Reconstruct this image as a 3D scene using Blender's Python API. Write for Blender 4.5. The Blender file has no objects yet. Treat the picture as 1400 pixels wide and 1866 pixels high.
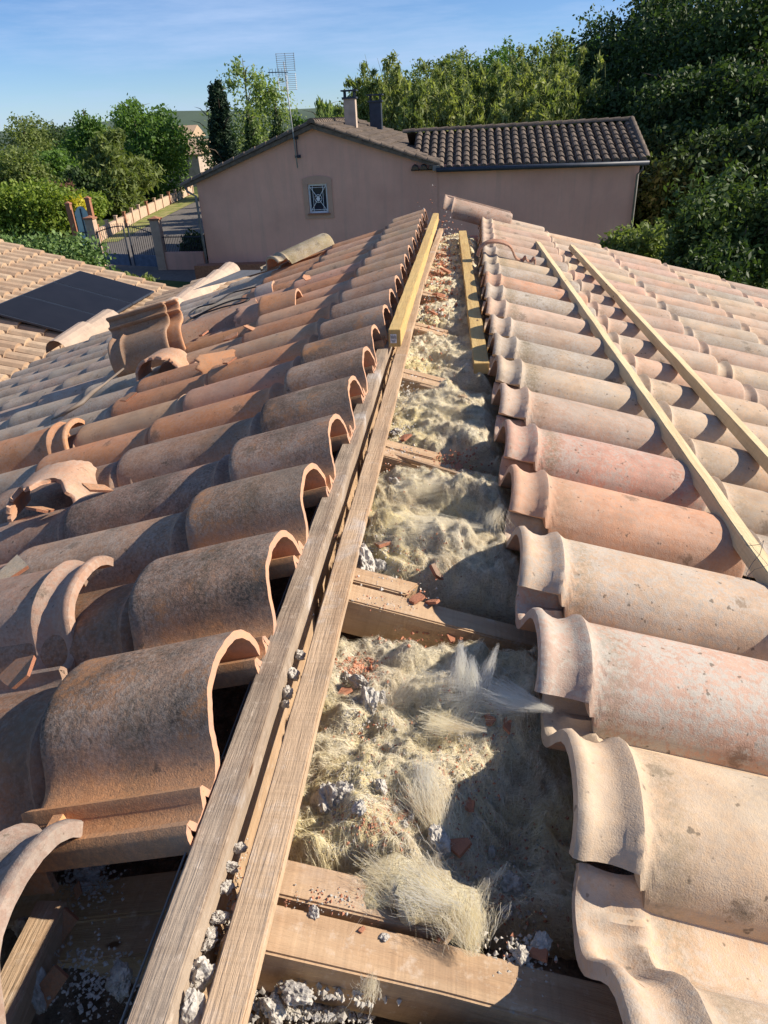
import bpy, bmesh, math, random
import numpy as np
from mathutils import Vector, Matrix, Euler, noise as mnoise
R = math.radians
rnd = random.Random(7)
C = bpy.context.scene.collection

# ------------------------------------------------------------------ camera
F_PX, CX, CY = 1290.0, 700.0, 933.0           # focal length and centre in photo pixels
hx = Vector((math.cos(R(3.0)), math.sin(R(3.0)), 0))
wy = Vector((849 - CX, CY - 205, -F_PX)).normalized()
wz = hx.cross(wy).normalized()
if wz.y < 0: wz = -wz
wx = wy.cross(wz)
M3 = Matrix((wx, wy, wz))                      # world <- camera (the camera stands at the origin, ground at z = GZ)
cam = bpy.data.objects.new('camera', bpy.data.cameras.new('camera')); C.objects.link(cam)
cam.matrix_world = M3.to_4x4()
cam.data.sensor_fit = 'VERTICAL'; cam.data.sensor_height = 36; cam.data.lens = 36 * F_PX / 1866
cam.data.clip_start = .05; cam.data.clip_end = 3000
bpy.context.scene.camera = cam
GZ = -5.2

# ------------------------------------------------------------------ light
SUN_EL, SUN_AZ = 31.5, 80.0                    # azimuth from +Y towards +X
sc = bpy.context.scene
W = bpy.data.worlds.new('World'); sc.world = W; W.use_nodes = True
nt = W.node_tree; bg = nt.nodes['Background']
sky = nt.nodes.new('ShaderNodeTexSky'); sky.sky_type = 'NISHITA'; sky.sun_disc = False
sky.sun_elevation = R(SUN_EL); sky.sun_rotation = R(SUN_AZ); sky.air_density = .8; sky.dust_density = .05; sky.ozone_density = 4.0
tc = nt.nodes.new('ShaderNodeTexCoord')
mp = nt.nodes.new('ShaderNodeMapping'); mp.inputs['Scale'].default_value = (1.1, 1.3, 9.0); mp.inputs['Rotation'].default_value = (0, R(6), 0)
cn = nt.nodes.new('ShaderNodeTexNoise'); cn.inputs['Scale'].default_value = 2.6; cn.inputs['Detail'].default_value = 7; cn.inputs['Roughness'].default_value = .62
cr = nt.nodes.new('ShaderNodeValToRGB'); cr.color_ramp.elements[0].position = .46; cr.color_ramp.elements[1].position = .74
cr.color_ramp.elements[1].color = (.75, .75, .75, 1)
mx = nt.nodes.new('ShaderNodeMix'); mx.data_type = 'RGBA'; mx.inputs[7].default_value = (5.2, 6.0, 7.2, 1)
nt.links.new(tc.outputs['Generated'], mp.inputs[0]); nt.links.new(mp.outputs[0], cn.inputs['Vector'])
nt.links.new(cn.outputs['Fac'], cr.inputs[0]); nt.links.new(cr.outputs[0], mx.inputs[0])
nt.links.new(sky.outputs[0], mx.inputs[6]); tn = nt.nodes.new('ShaderNodeMix'); tn.data_type = 'RGBA'; tn.blend_type = 'MULTIPLY'; tn.inputs[0].default_value = 1; tn.inputs[7].default_value = (.80, .92, 1.12, 1)
nt.links.new(mx.outputs[2], tn.inputs[6]); nt.links.new(tn.outputs[2], bg.inputs[0])
bg.inputs[1].default_value = .076
sun = bpy.data.objects.new('sun', bpy.data.lights.new('sun', 'SUN')); C.objects.link(sun)
sun.data.energy = 4.9; sun.data.angle = R(.53); sun.data.color = (1.0, .895, .75)
sd = Vector((math.cos(R(SUN_EL)) * math.sin(R(SUN_AZ)), math.cos(R(SUN_EL)) * math.cos(R(SUN_AZ)), math.sin(R(SUN_EL))))
sun.rotation_euler = sd.to_track_quat('Z', 'Y').to_euler()
sc.view_settings.view_transform = 'Standard'; sc.view_settings.look = 'None'
sc.view_settings.exposure = 0.66; sc.view_settings.gamma = 1
sc.render.resolution_x = 768; sc.render.resolution_y = 1024

# ------------------------------------------------------------------ helpers
def ray(u, v): return (M3 @ Vector((u - CX, CY - v, -F_PX))).normalized()
def hit(u, v, p, n):
    d = ray(u, v); n = Vector(n); return d * (Vector(p).dot(n) / d.dot(n))
def hz(u, v, z): return hit(u, v, (0, 0, z), (0, 0, 1))
def hy(u, v, y): return hit(u, v, (0, y, 0), (0, 1, 0))
SL, SR = math.tan(R(17.5)), math.tan(R(16))
def left_z(x): return -.68 + (x + .335) * SL           # plane through the crests of the left slope
def right_z(x): return -.77 - (x - .155) * SR
def hl(u, v, dz=0): return hit(u, v, (-.335, 0, -.68 + dz), (-SL, 0, 1))
def hr(u, v, dz=0): return hit(u, v, (.155, 0, -.77 + dz), (SR, 0, 1))

def link(o, parent=None):
    C.objects.link(o)
    if parent is not None: o.parent = parent
    return o
def obj(name, verts, faces, mat, parent=None, smooth=False, mats=None, fm=None, loc=None, rot=None):
    me = bpy.data.meshes.new(name); me.from_pydata([tuple(v) for v in verts], [], faces); me.update()
    for m in (mats or [mat]): me.materials.append(m)
    if fm is not None: me.polygons.foreach_set('material_index', fm)
    if smooth: me.polygons.foreach_set('use_smooth', [True] * len(me.polygons))
    o = link(bpy.data.objects.new(name, me), parent)
    if loc is not None: o.location = loc
    if rot is not None: o.rotation_euler = rot
    return o
def tag(o, label, cat, group=None, kind=None):
    if label: o['label'] = label
    if cat: o['category'] = cat
    if group: o['group'] = group
    if kind: o['kind'] = kind
    return o
def thing(name, label, cat, loc=(0, 0, 0), rz=0, group=None):
    o = bpy.data.objects.new(name, None); o.empty_display_size = .1; link(o); o.location = loc; o.rotation_euler = (0, 0, rz)
    return tag(o, label, cat, group)
class MB:
    """collects shapes for one mesh"""
    def __init__(s): s.v = []; s.f = []; s.m = []
    def add(s, vs, fs, mi=0):
        b = len(s.v); s.v += [tuple(x) for x in vs]; s.f += [tuple(i + b for i in f) for f in fs]; s.m += [mi] * len(fs)
    def box(s, c, sz, M=None, mi=0):
        x, y, z = sz[0] / 2, sz[1] / 2, sz[2] / 2
        vs = [Vector((a * x, b * y, d * z)) for a in (-1, 1) for b in (-1, 1) for d in (-1, 1)]
        if M is not None: vs = [M @ q for q in vs]
        vs = [q + Vector(c) for q in vs]
        s.add(vs, [(0, 1, 3, 2), (4, 6, 7, 5), (0, 4, 5, 1), (2, 3, 7, 6), (0, 2, 6, 4), (1, 5, 7, 3)], mi)
    def tube(s, pts, r, n=6, mi=0, cap=True):
        pts = [Vector(p) for p in pts]; rs = r if isinstance(r, (list, tuple)) else [r] * len(pts)
        vs = []; fs = []
        for i, p in enumerate(pts):
            t = (pts[min(i + 1, len(pts) - 1)] - pts[max(i - 1, 0)]).normalized()
            a = t.cross(Vector((0, 0, 1)) if abs(t.z) < .9 else Vector((1, 0, 0))).normalized(); b = t.cross(a)
            for k in range(n):
                th = 2 * math.pi * k / n; vs.append(p + (a * math.cos(th) + b * math.sin(th)) * rs[i])
        for i in range(len(pts) - 1):
            for k in range(n): fs.append((i * n + k, i * n + (k + 1) % n, (i + 1) * n + (k + 1) % n, (i + 1) * n + k))
        if cap: fs.append(tuple(range(n))[::-1]); fs.append(tuple(range((len(pts) - 1) * n, len(pts) * n)))
        s.add(vs, fs, mi)
    def build(s, name, mat, parent=None, smooth=False, mats=None, **k):
        return obj(name, s.v, s.f, mat, parent, smooth, mats, s.m if mats else None, **k)

# ------------------------------------------------------------------ materials
def node(nt, t, **k):
    n = nt.nodes.new('ShaderNode' + t)
    for a, b in k.items(): setattr(n, a, b)
    return n
class Mat:
    def __init__(s, name, rough=.8, spec=.3):
        s.m = bpy.data.materials.new(name); s.m.use_nodes = True; s.nt = s.m.node_tree; s.b = s.nt.nodes['Principled BSDF']
        s.b.inputs['Roughness'].default_value = rough; s.b.inputs['Specular IOR Level'].default_value = spec
    def L(s, a, b): s.nt.links.new(a, b)
    def coords(s, kind='Object', rand=True, scale=None):
        t = node(s.nt, 'TexCoord').outputs[kind]
        if scale:
            m = node(s.nt, 'Mapping'); m.inputs['Scale'].default_value = scale; s.L(t, m.inputs[0]); t = m.outputs[0]
        if rand:
            oi = node(s.nt, 'ObjectInfo'); mu = node(s.nt, 'VectorMath', operation='SCALE'); mu.inputs[0].default_value = (37, 53, 71)
            s.L(oi.outputs['Random'], mu.inputs['Scale']); ad = node(s.nt, 'VectorMath', operation='ADD'); s.L(t, ad.inputs[0]); s.L(mu.outputs[0], ad.inputs[1]); t = ad.outputs[0]
        return t
    def noise(s, vec, scale, detail=4, rough=.55, dist=0):
        n = node(s.nt, 'TexNoise'); n.inputs['Scale'].default_value = scale; n.inputs['Detail'].default_value = detail
        n.inputs['Roughness'].default_value = rough; n.inputs['Distortion'].default_value = dist; s.L(vec, n.inputs['Vector']); return n.outputs['Fac']
    def ramp(s, fac, a, b, ca=(0, 0, 0, 1), cb=(1, 1, 1, 1)):
        r = node(s.nt, 'ValToRGB'); e = r.color_ramp.elements; e[0].position = a; e[1].position = b; e[0].color = ca; e[1].color = cb; s.L(fac, r.inputs[0]); return r.outputs[0]
    def mix(s, fac, a, b, mode='MIX'):
        m = node(s.nt, 'Mix', data_type='RGBA', blend_type=mode)
        for v, i in ((fac, 0), (a, 6), (b, 7)):
            if isinstance(v, (int, float, tuple)): m.inputs[i].default_value = v
            else: s.L(v, m.inputs[i])
        return m.outputs[2]
    def math(s, op, a, b=0.0, clamp=False):
        m = node(s.nt, 'Math', operation=op); m.use_clamp = clamp
        for v, i in ((a, 0), (b, 1)):
            if isinstance(v, (int, float)): m.inputs[i].default_value = v
            else: s.L(v, m.inputs[i])
        return m.outputs[0]
    def bump(s, h, st=.3, dist=.005):
        b = node(s.nt, 'Bump'); b.inputs['Strength'].default_value = st; b.inputs['Distance'].default_value = dist; s.L(h, b.inputs['Height']); s.L(b.outputs[0], s.b.inputs['Normal'])
    def col(s, c):
        if isinstance(c, tuple): s.b.inputs['Base Color'].default_value = c
        else: s.L(c, s.b.inputs['Base Color'])
        return s
    def attr(s, name):
        a = node(s.nt, 'Attribute', attribute_type='OBJECT', attribute_name=name); return a.outputs['Fac']

def simple(name, c, rough=.8, var=.25, scale=6, metal=0, bump=0, spec=.3, rand=True, detail=5):
    m = Mat(name, rough, spec); v = m.coords(rand=rand); n = m.noise(v, scale, detail)
    d = tuple(x * (1 - var) for x in c[:3]) + (1,); e = tuple(min(1, x * (1 + var)) for x in c[:3]) + (1,)
    m.col(m.ramp(n, .3, .7, d, e)); m.b.inputs['Metallic'].default_value = metal
    if bump: m.bump(m.noise(v, scale * 6, 4), bump, .01)
    return m.m

def make_tile_mat():
    m = Mat('terracotta', .85, .25)
    v = m.coords(); raw = node(m.nt, 'TexCoord').outputs['Object']
    oi = node(m.nt, 'ObjectInfo'); base = oi.outputs['Color']
    big = m.noise(v, 5, 3, .5)
    c = m.mix(m.ramp(big, .35, .65), base, m.mix(1.0, base, (1.16, 1.04, .96, 1), 'MULTIPLY'))
    # kiln flash and dust on a middle scale
    mid = m.noise(v, 16, 5, .65)
    c = m.mix(m.math('MULTIPLY', m.ramp(mid, .42, .70), .55), c, m.mix(1.0, c, (.66, .60, .58, 1), 'MULTIPLY'))
    # pale lichen and lime speckle
    fine = m.noise(v, 95, 5, .7); cl = m.noise(v, 9, 4, .6)
    li = m.attr('lichen')
    thr = m.math('ADD', fine, m.math('MULTIPLY', m.math('SUBTRACT', cl, .5), .55))
    lf = m.math('MULTIPLY', m.ramp(thr, .44, .58), li, True)
    c = m.mix(lf, c, (.50, .45, .385, 1))
    # dark grey algae speckle
    fine2 = m.noise(v, 150, 4, .75); st = m.attr('stain')
    a = m.math('ADD', m.math('MULTIPLY', m.noise(v, 4.2, 5, .6, .4), 1.25), m.math('MULTIPLY', m.math('SUBTRACT', fine2, .5), .8))
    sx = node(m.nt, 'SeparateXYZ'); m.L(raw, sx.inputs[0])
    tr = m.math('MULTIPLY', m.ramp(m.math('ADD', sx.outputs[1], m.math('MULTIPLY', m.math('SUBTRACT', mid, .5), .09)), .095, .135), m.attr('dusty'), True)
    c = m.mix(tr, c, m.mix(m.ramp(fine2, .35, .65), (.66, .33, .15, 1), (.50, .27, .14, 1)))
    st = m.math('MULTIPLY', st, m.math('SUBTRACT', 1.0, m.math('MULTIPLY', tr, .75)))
    sf = m.math('MULTIPLY', m.ramp(a, .42, .82), st, True)
    c = m.mix(sf, c, (.052, .043, .034, 1))
    gr_ = m.math('MULTIPLY', m.ramp(m.math('ADD', m.noise(v, 3.1, 6, .72, .6), m.math('MULTIPLY', m.math('SUBTRACT', fine, .5), .35)), .50, .72), .42)
    c = m.mix(gr_, c, (.235, .195, .15, 1))
    pit = m.ramp(m.noise(v, 62, 2, .5), .27, .31, (1, 1, 1, 1), (0, 0, 0, 1)); c = m.mix(m.math('MULTIPLY', pit, .7), c, (.11, .085, .06, 1))
    # small round lichen colonies
    vo = node(m.nt, 'TexVoronoi'); vo.inputs['Scale'].default_value = 7.5; m.L(v, vo.inputs['Vector'])
    spot = m.math('MULTIPLY', m.ramp(m.math('ADD', vo.outputs['Distance'], m.math('MULTIPLY', m.math('SUBTRACT', fine, .5), .5)), .08, .17, (1, 1, 1, 1), (0, 0, 0, 1)), .55)
    c = m.mix(spot, c, (.12, .10, .075, 1))
    # yellow-green growth behind the collar ring
    bd = m.math('SUBTRACT', 1.0, m.math('MULTIPLY', m.math('ABSOLUTE', m.math('SUBTRACT', m.math('ADD', sx.outputs[0], m.math('MULTIPLY', m.math('SUBTRACT', fine, .5), .07)), .125)), 26), True)
    bf = m.math('MULTIPLY', m.math('MULTIPLY', bd, m.ramp(fine2, .33, .6)), m.math('MULTIPLY', m.attr('band'), .8), True)
    c = m.mix(bf, c, (.19, .155, .085, 1))
    hd = m.math('MULTIPLY', m.math('LESS_THAN', sx.outputs[0], .093), m.math('MULTIPLY', m.attr('band'), m.ramp(mid, .3, .6)), True)
    c = m.mix(m.math('MULTIPLY', hd, .6), c, (.36, .29, .225, 1))
    # scraped orange patches on stained tiles
    sp = m.math('MULTIPLY', m.math('MULTIPLY', m.ramp(m.math('ADD', m.noise(v, 6.5, 6, .7), m.math('MULTIPLY', m.math('SUBTRACT', fine2, .5), .35)), .54, .66), m.attr('dusty')), .8)
    c = m.mix(sp, c, (.48, .23, .10, 1))
    m.col(c)
    h = m.math('ADD', m.math('MULTIPLY', m.noise(v, 420, 3, .6), .45), m.math('MULTIPLY', m.noise(v, 60, 4, .7), .5))
    h = m.math('ADD', h, m.math('MULTIPLY', sf, -.35)); m.bump(h, .6, .003)
    return m.m
TILE = make_tile_mat()
m = Mat('fired clay edge', .9, .2); v = m.coords(); m.col(m.mix(m.ramp(m.noise(v, 40, 5), .35, .7), (.56, .30, .18, 1), (.40, .26, .19, 1))); m.bump(m.noise(v, 120, 4), .5, .004); CLAY = m.m
def make_wood(name, c1, c2, dirt, dcol=(.16, .11, .075, 1), lime=0):
    m = Mat(name, .75, .25); v = m.coords(scale=(1.3, 17, 17)); g = m.noise(v, 3.0, 7, .6, .6)
    v2 = m.coords(scale=(.9, 9, 9)); g2 = m.noise(v2, 2.2, 4, .5, 1.2)
    c = m.mix(m.ramp(g, .15, .95), c1, c2); c = m.mix(m.math('MULTIPLY', m.ramp(g2, .45, .62), .45), c, m.mix(1.0, c, (.72, .62, .55, 1), 'MULTIPLY'))
    v3 = m.coords(); d = m.noise(v3, 7, 6, .65, .3); c = m.mix(m.math('MULTIPLY', m.ramp(d, .46, .72), dirt), c, dcol)
    kv = m.coords(scale=(1, 2.6, 2.6)); vo = node(m.nt, 'TexVoronoi'); vo.inputs['Scale'].default_value = 5.0; m.L(kv, vo.inputs['Vector'])
    c = m.mix(m.ramp(vo.outputs['Distance'], .045, .085, (1, 1, 1, 1), (0, 0, 0, 1)), c, (.12, .06, .03, 1))
    if lime:
        c = m.mix(m.math('MULTIPLY', m.ramp(m.noise(v3, 5.5, 6, .7, .5), .56, .72), lime), c, (.62, .60, .58, 1))
    fg = m.noise(m.coords(scale=(7, 130, 130)), 2.0, 4, .7); c = m.mix(m.math('MULTIPLY', m.ramp(fg, .5, .72), .22), c, m.mix(1.0, c, (.55, .48, .42, 1), 'MULTIPLY'))
    sw = m.noise(m.coords(scale=(70, 3, 3)), 2.0, 2, .5); c = m.mix(m.math('MULTIPLY', m.ramp(sw, .52, .7), .22), c, m.mix(1.0, c, (.6, .55, .5, 1), 'MULTIPLY'))
    c = m.mix(m.math('MULTIPLY', m.ramp(m.noise(v3, 38, 5, .75), .56, .70), dirt), c, (.60, .50, .40, 1))
    m.col(c); m.bump(m.math('ADD', m.math('ADD', g, fg), m.math('MULTIPLY', sw, .5)), .6, .004); return m.m
WOOD_OLD = make_wood('weathered pine', (.60, .43, .28, 1), (.45, .32, .205, 1), .5, (.25, .185, .13, 1), .55)
WOOD_GREY = make_wood('grey dusty pine', (.44, .35, .26, 1), (.31, .24, .18, 1), .6, (.16, .125, .10, 1), .6)
WOOD_NEW = make_wood('new pine', (.72, .60, .37, 1), (.63, .49, .28, 1), .12, (.40, .28, .14, 1))
WOOD_YEL = make_wood('yellow treated pine', (.64, .46, .19, 1), (.55, .37, .14, 1), .25, (.30, .22, .13, 1))
WOOD_RAFT = make_wood('rough sawn rafter wood', (.56, .39, .24, 1), (.42, .285, .175, 1), .55, (.25, .18, .125, 1), .15)
def make_mortar():
    m = Mat('lime mortar', .95, .1); v = m.coords(); n = m.noise(v, 2.2, 6, .75)
    m.col(m.ramp(n, .35, .62, (.32, .295, .255, 1), (.60, .56, .50, 1))); m.bump(m.noise(v, 9, 5, .7), .5, .003); return m.m
MORTAR = make_mortar()
SHARD = simple('broken brick red', (.50, .22, .13, 1), .9, .3, 30, bump=.6)
DUST = Mat('roof dust', .95, .1); v = DUST.coords(); DUST.col(DUST.mix(DUST.ramp(DUST.noise(v, 24, 7, .7), .4, .62), (.13, .095, .065, 1), (.30, .225, .16, 1))); DUST.bump(DUST.noise(v, 90, 6, .7), 1, .01); DUST = DUST.m
def make_wool(name, fib):
    m = Mat(name, .9, .15); v = m.coords('Object', False)
    n = m.noise(v, 5.5, 5, .6, .8); n2 = m.noise(v, 14, 5, .65, 1.5); n3 = m.noise(v, 3.2, 3, .5)
    c = m.mix(m.ramp(n3, .42, .60), (.84, .75, .54, 1), (.90, .77, .40, 1))
    c = m.mix(m.math('MULTIPLY', m.ramp(n2, .48, .66), .6), c, (.86, .81, .68, 1))
    c = m.mix(m.math('MULTIPLY', m.ramp(n, .50, .66), .7), c, (.44, .33, .21, 1))
    if not fib:
        s1 = m.noise(m.coords('Object', False, (9, 26, 20)), 4.5, 7, .72, 3.2); s2 = m.noise(m.coords('Object', False, (30, 10, 20)), 4.0, 7, .72, 2.8)
        c = m.mix(m.math('MULTIPLY', m.ramp(s1, .46, .60), .7), c, m.mix(1.0, c, (.52, .44, .34, 1), 'MULTIPLY'))  # tan-brown streaks paint the shadows between wool strands into the colour
        c = m.mix(m.math('MULTIPLY', m.ramp(s2, .52, .66), .8), c, (.88, .83, .70, 1))
    if fib:
        gi = node(m.nt, 'NewGeometry').outputs['Random Per Island']
        c = m.mix(m.ramp(gi, .45, 1.0), c, (.93, .88, .74, 1)); c = m.mix(m.math('MULTIPLY', m.ramp(gi, .0, .22, (1, 1, 1, 1), (0, 0, 0, 1)), .6), c, (.46, .36, .22, 1))
    m.col(c)
    if fib:
        t_ = node(m.nt, 'BsdfTranslucent'); m.L(c, t_.inputs[0]); q_ = node(m.nt, 'MixShader'); q_.inputs[0].default_value = .25
        out = m.nt.nodes['Material Output']; m.L(m.b.outputs[0], q_.inputs[1]); m.L(t_.outputs[0], q_.inputs[2]); m.L(q_.outputs[0], out.inputs[0])
    else:
        sv = m.coords('Object', False, (20, 7, 20)); m.bump(m.math('ADD', s2, m.math('SUBTRACT', m.noise(sv, 13, 8, .8, 2.0), s1)), .8, .008)
    return m.m
WOOL = make_wool('glass wool', False); FIBRE = make_wool('glass wool fibres', True)
m = Mat('white glass wool fibres', .8, .2); m.col((.88, .86, .78, 1)); t_ = node(m.nt, 'BsdfTranslucent'); t_.inputs[0].default_value = (.9, .88, .8, 1); q_ = node(m.nt, 'MixShader'); q_.inputs[0].default_value = .55
m.L(m.b.outputs[0], q_.inputs[1]); m.L(t_.outputs[0], q_.inputs[2]); m.L(q_.outputs[0], m.nt.nodes['Material Output'].inputs[0]); FIBRE_WHITE = m.m
def make_leaf(name, a, b, trans=.35):
    m = Mat(name, .6, .3); g = node(m.nt, 'NewGeometry')
    c = m.mix(g.outputs['Random Per Island'], a + (1,), b + (1,)); m.col(c)
    t = node(m.nt, 'BsdfTranslucent'); m.L(m.mix(1.0, c, (1.5, 1.6, .7, 1), 'MULTIPLY'), t.inputs[0])
    ms = node(m.nt, 'MixShader'); ms.inputs[0].default_value = trans; out = m.nt.nodes['Material Output']
    m.L(m.b.outputs[0], ms.inputs[1]); m.L(t.outputs[0], ms.inputs[2]); m.L(ms.outputs[0], out.inputs[0]); return m.m
LF = {'mid': make_leaf('leaf green', (.065, .13, .028), (.14, .235, .05)),
      'dark': make_leaf('leaf dark green', (.028, .055, .018), (.075, .12, .034), .25),
      'cypress': make_leaf('cypress needles', (.012, .032, .016), (.03, .06, .024), .1),
      'yellow': make_leaf('leaf yellow green', (.12, .19, .03), (.24, .30, .05)),
      'olive': make_leaf('leaf olive', (.11, .15, .045), (.21, .25, .08)),
      'bamboo': make_leaf('bamboo leaf', (.15, .19, .065), (.32, .345, .13), .4),
      'bush': make_leaf('bush leaf', (.045, .08, .022), (.11, .16, .045), .25),
      'gold': make_leaf('golden leaf', (.50, .45, .04), (.70, .60, .08), .3),
      'pale': make_leaf('pale spring leaf', (.15, .22, .075), (.28, .34, .13), .4),
      'privet': make_leaf('hedge leaf', (.055, .11, .025), (.19, .28, .09), .2)}
BARK = simple('bark', (.10, .075, .055, 1), .9, .3, 20, bump=.5)
RENDER = Mat('pink render', .92, .1); v = RENDER.coords(); a = RENDER.noise(v, .5, 5, .6); RENDER.col(RENDER.mix(RENDER.ramp(a, .38, .62), (.78, .44, .33, 1), (.66, .365, .275, 1))); st_n = RENDER.noise(RENDER.coords(scale=(2.2, 2.2, .18)), 1.6, 6, .65); RENDER.col(RENDER.mix(RENDER.math('MULTIPLY', RENDER.ramp(st_n, .50, .72), .30), RENDER.mix(RENDER.ramp(a, .38, .62), (.78, .44, .33, 1), (.66, .365, .275, 1)), (.40, .29, .23, 1))); RENDER.bump(RENDER.noise(v, 30, 4), .3, .02); RENDER = RENDER.m
CHIM = simple('beige chimney render', (.44, .35, .28, 1), .9, .2, 4)
RENDER_TRIM = simple('smooth pink trim', (.52, .325, .24, 1), .9, .08, 3)
def make_field(name, a, b, dark, da):
    m = Mat(name, .88, .2); g = node(m.nt, 'NewGeometry'); v = m.coords()
    c = m.mix(g.outputs['Random Per Island'], a, b); c = m.mix(m.math('MULTIPLY', m.ramp(m.noise(v, 6, 6, .7), .45, .7), da), c, dark)
    m.col(c); m.bump(m.noise(v, 60, 3), .3, .01); return m.m
FIELD_OLD = make_field('old dark roof tiles', (.20, .155, .12, 1), (.125, .10, .08, 1), (.03, .026, .022, 1), .7)
FIELD_PALE = make_field('pale roof tiles', (.54, .40, .27, 1), (.41, .28, .185, 1), (.24, .18, .13, 1), .6)
ZINC = simple('zinc', (.20, .19, .18, 1), .75, .3, 4, metal=.1)
IRON = simple('dark painted iron', (.035, .045, .065, 1), .5, .2, 5)
ALU = simple('aluminium', (.33, .34, .36, 1), .6, .1, 5, metal=.3)
WHITE = simple('white paint', (.75, .76, .78, 1), .5, .05, 5)
GATE_BLUE = simple('pale blue paint', (.40, .55, .58, 1), .5, .08, 5)
BRICK = simple('brick', (.33, .15, .09, 1), .9, .25, 20)
CEMENT = simple('pinkish masonry', (.50, .36, .26, 1), .9, .15, 4)
PANEL = simple('solar cell', (.012, .012, .015, 1), .45, .15, 3, spec=.15)
GLASS = Mat('window glass', .05, .6); GLASS.col((.03, .04, .06, 1)); GLASS = GLASS.m
CREAM = make_field('cream clay', (.56, .43, .32, 1), (.44, .33, .26, 1), (.30, .24, .19, 1), .6)
CABLE = simple('black rubber', (.02, .02, .022, 1), .5, .1, 5)
PAPER = simple('white label', (.75, .76, .78, 1), .6, .04, 5)

# ------------------------------------------------------------------ ground
def grass_ground():
    m = Mat('ground', .95, .1); v = m.coords(rand=False); n = m.noise(v, .25, 6, .6)
    m.col(m.mix(m.ramp(n, .4, .6), (.055, .085, .025, 1), (.11, .13, .045, 1))); return m.m
GRASSM = grass_ground()
o = obj('ground', [(-900, -300, GZ), (900, -300, GZ), (900, 1600, GZ), (-900, 1600, GZ)], [(0, 1, 2, 3)], GRASSM); o['kind'] = 'structure'
ASPH = simple('gravel asphalt', (.15, .135, .12, 1), .95, .2, 8)
d = [hz(150, 500, GZ), hz(430, 520, GZ), (-9.5, 40, GZ), (-13, 75, GZ), (-22.5, 75, GZ), hz(205, 432, GZ)]
o = obj('driveway', [(p[0], p[1], GZ + .005) for p in [Vector(q) for q in d]], [tuple(range(6))], ASPH); o['kind'] = 'structure'

# ------------------------------------------------------------------ the tile of the near roof
PROF = [(-.120, .000), (-.117, .024), (-.107, .050), (-.090, .072), (-.066, .088), (-.034, .097), (0, .100), (.034, .097), (.064, .088), (.086, .073), (.102, .052), (.114, .031), (.126, .013), (.140, .003), (.155, .000),
        (.166, .001), (.171, .017), (.176, .025), (.184, .025), (.189, .010), (.194, .002), (.218, .001), (.223, .014), (.228, .022), (.239, .022), (.245, .008), (.249, -.014)]
PROF_U = PROF[:15] + [(.172, .0), (.186, .001), (.200, .004), (.212, .011), (.222, .022), (.230, .033), (.236, .034), (.240, .026)]
def prof_pts(y0=-.120, PROF=PROF):
    P = []
    for (y, z) in PROF:
        if y < y0: continue
        P.append((y, z))
    if P[0][0] > y0 + 1e-4:                                     # start the lip where the notch ends
        for i in range(len(PROF) - 1):
            (a, za), (b, zb) = PROF[i], PROF[i + 1]
            if a <= y0 <= b: t = (y0 - a) / (b - a); P.insert(0, (y0, za + (zb - za) * t)); break
    # resample evenly
    n = 52; L = [0]
    for i in range(1, len(P)): L.append(L[-1] + math.dist(P[i], P[i - 1]))
    out = []; k = 0
    for j in range(n + 1):
        s = L[-1] * j / n
        while k < len(P) - 2 and L[k + 1] < s: k += 1
        t = (s - L[k]) / max(1e-9, L[k + 1] - L[k]); out.append((P[k][0] + (P[k + 1][0] - P[k][0]) * t, P[k][1] + (P[k + 1][1] - P[k][1]) * t))
    return out
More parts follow.
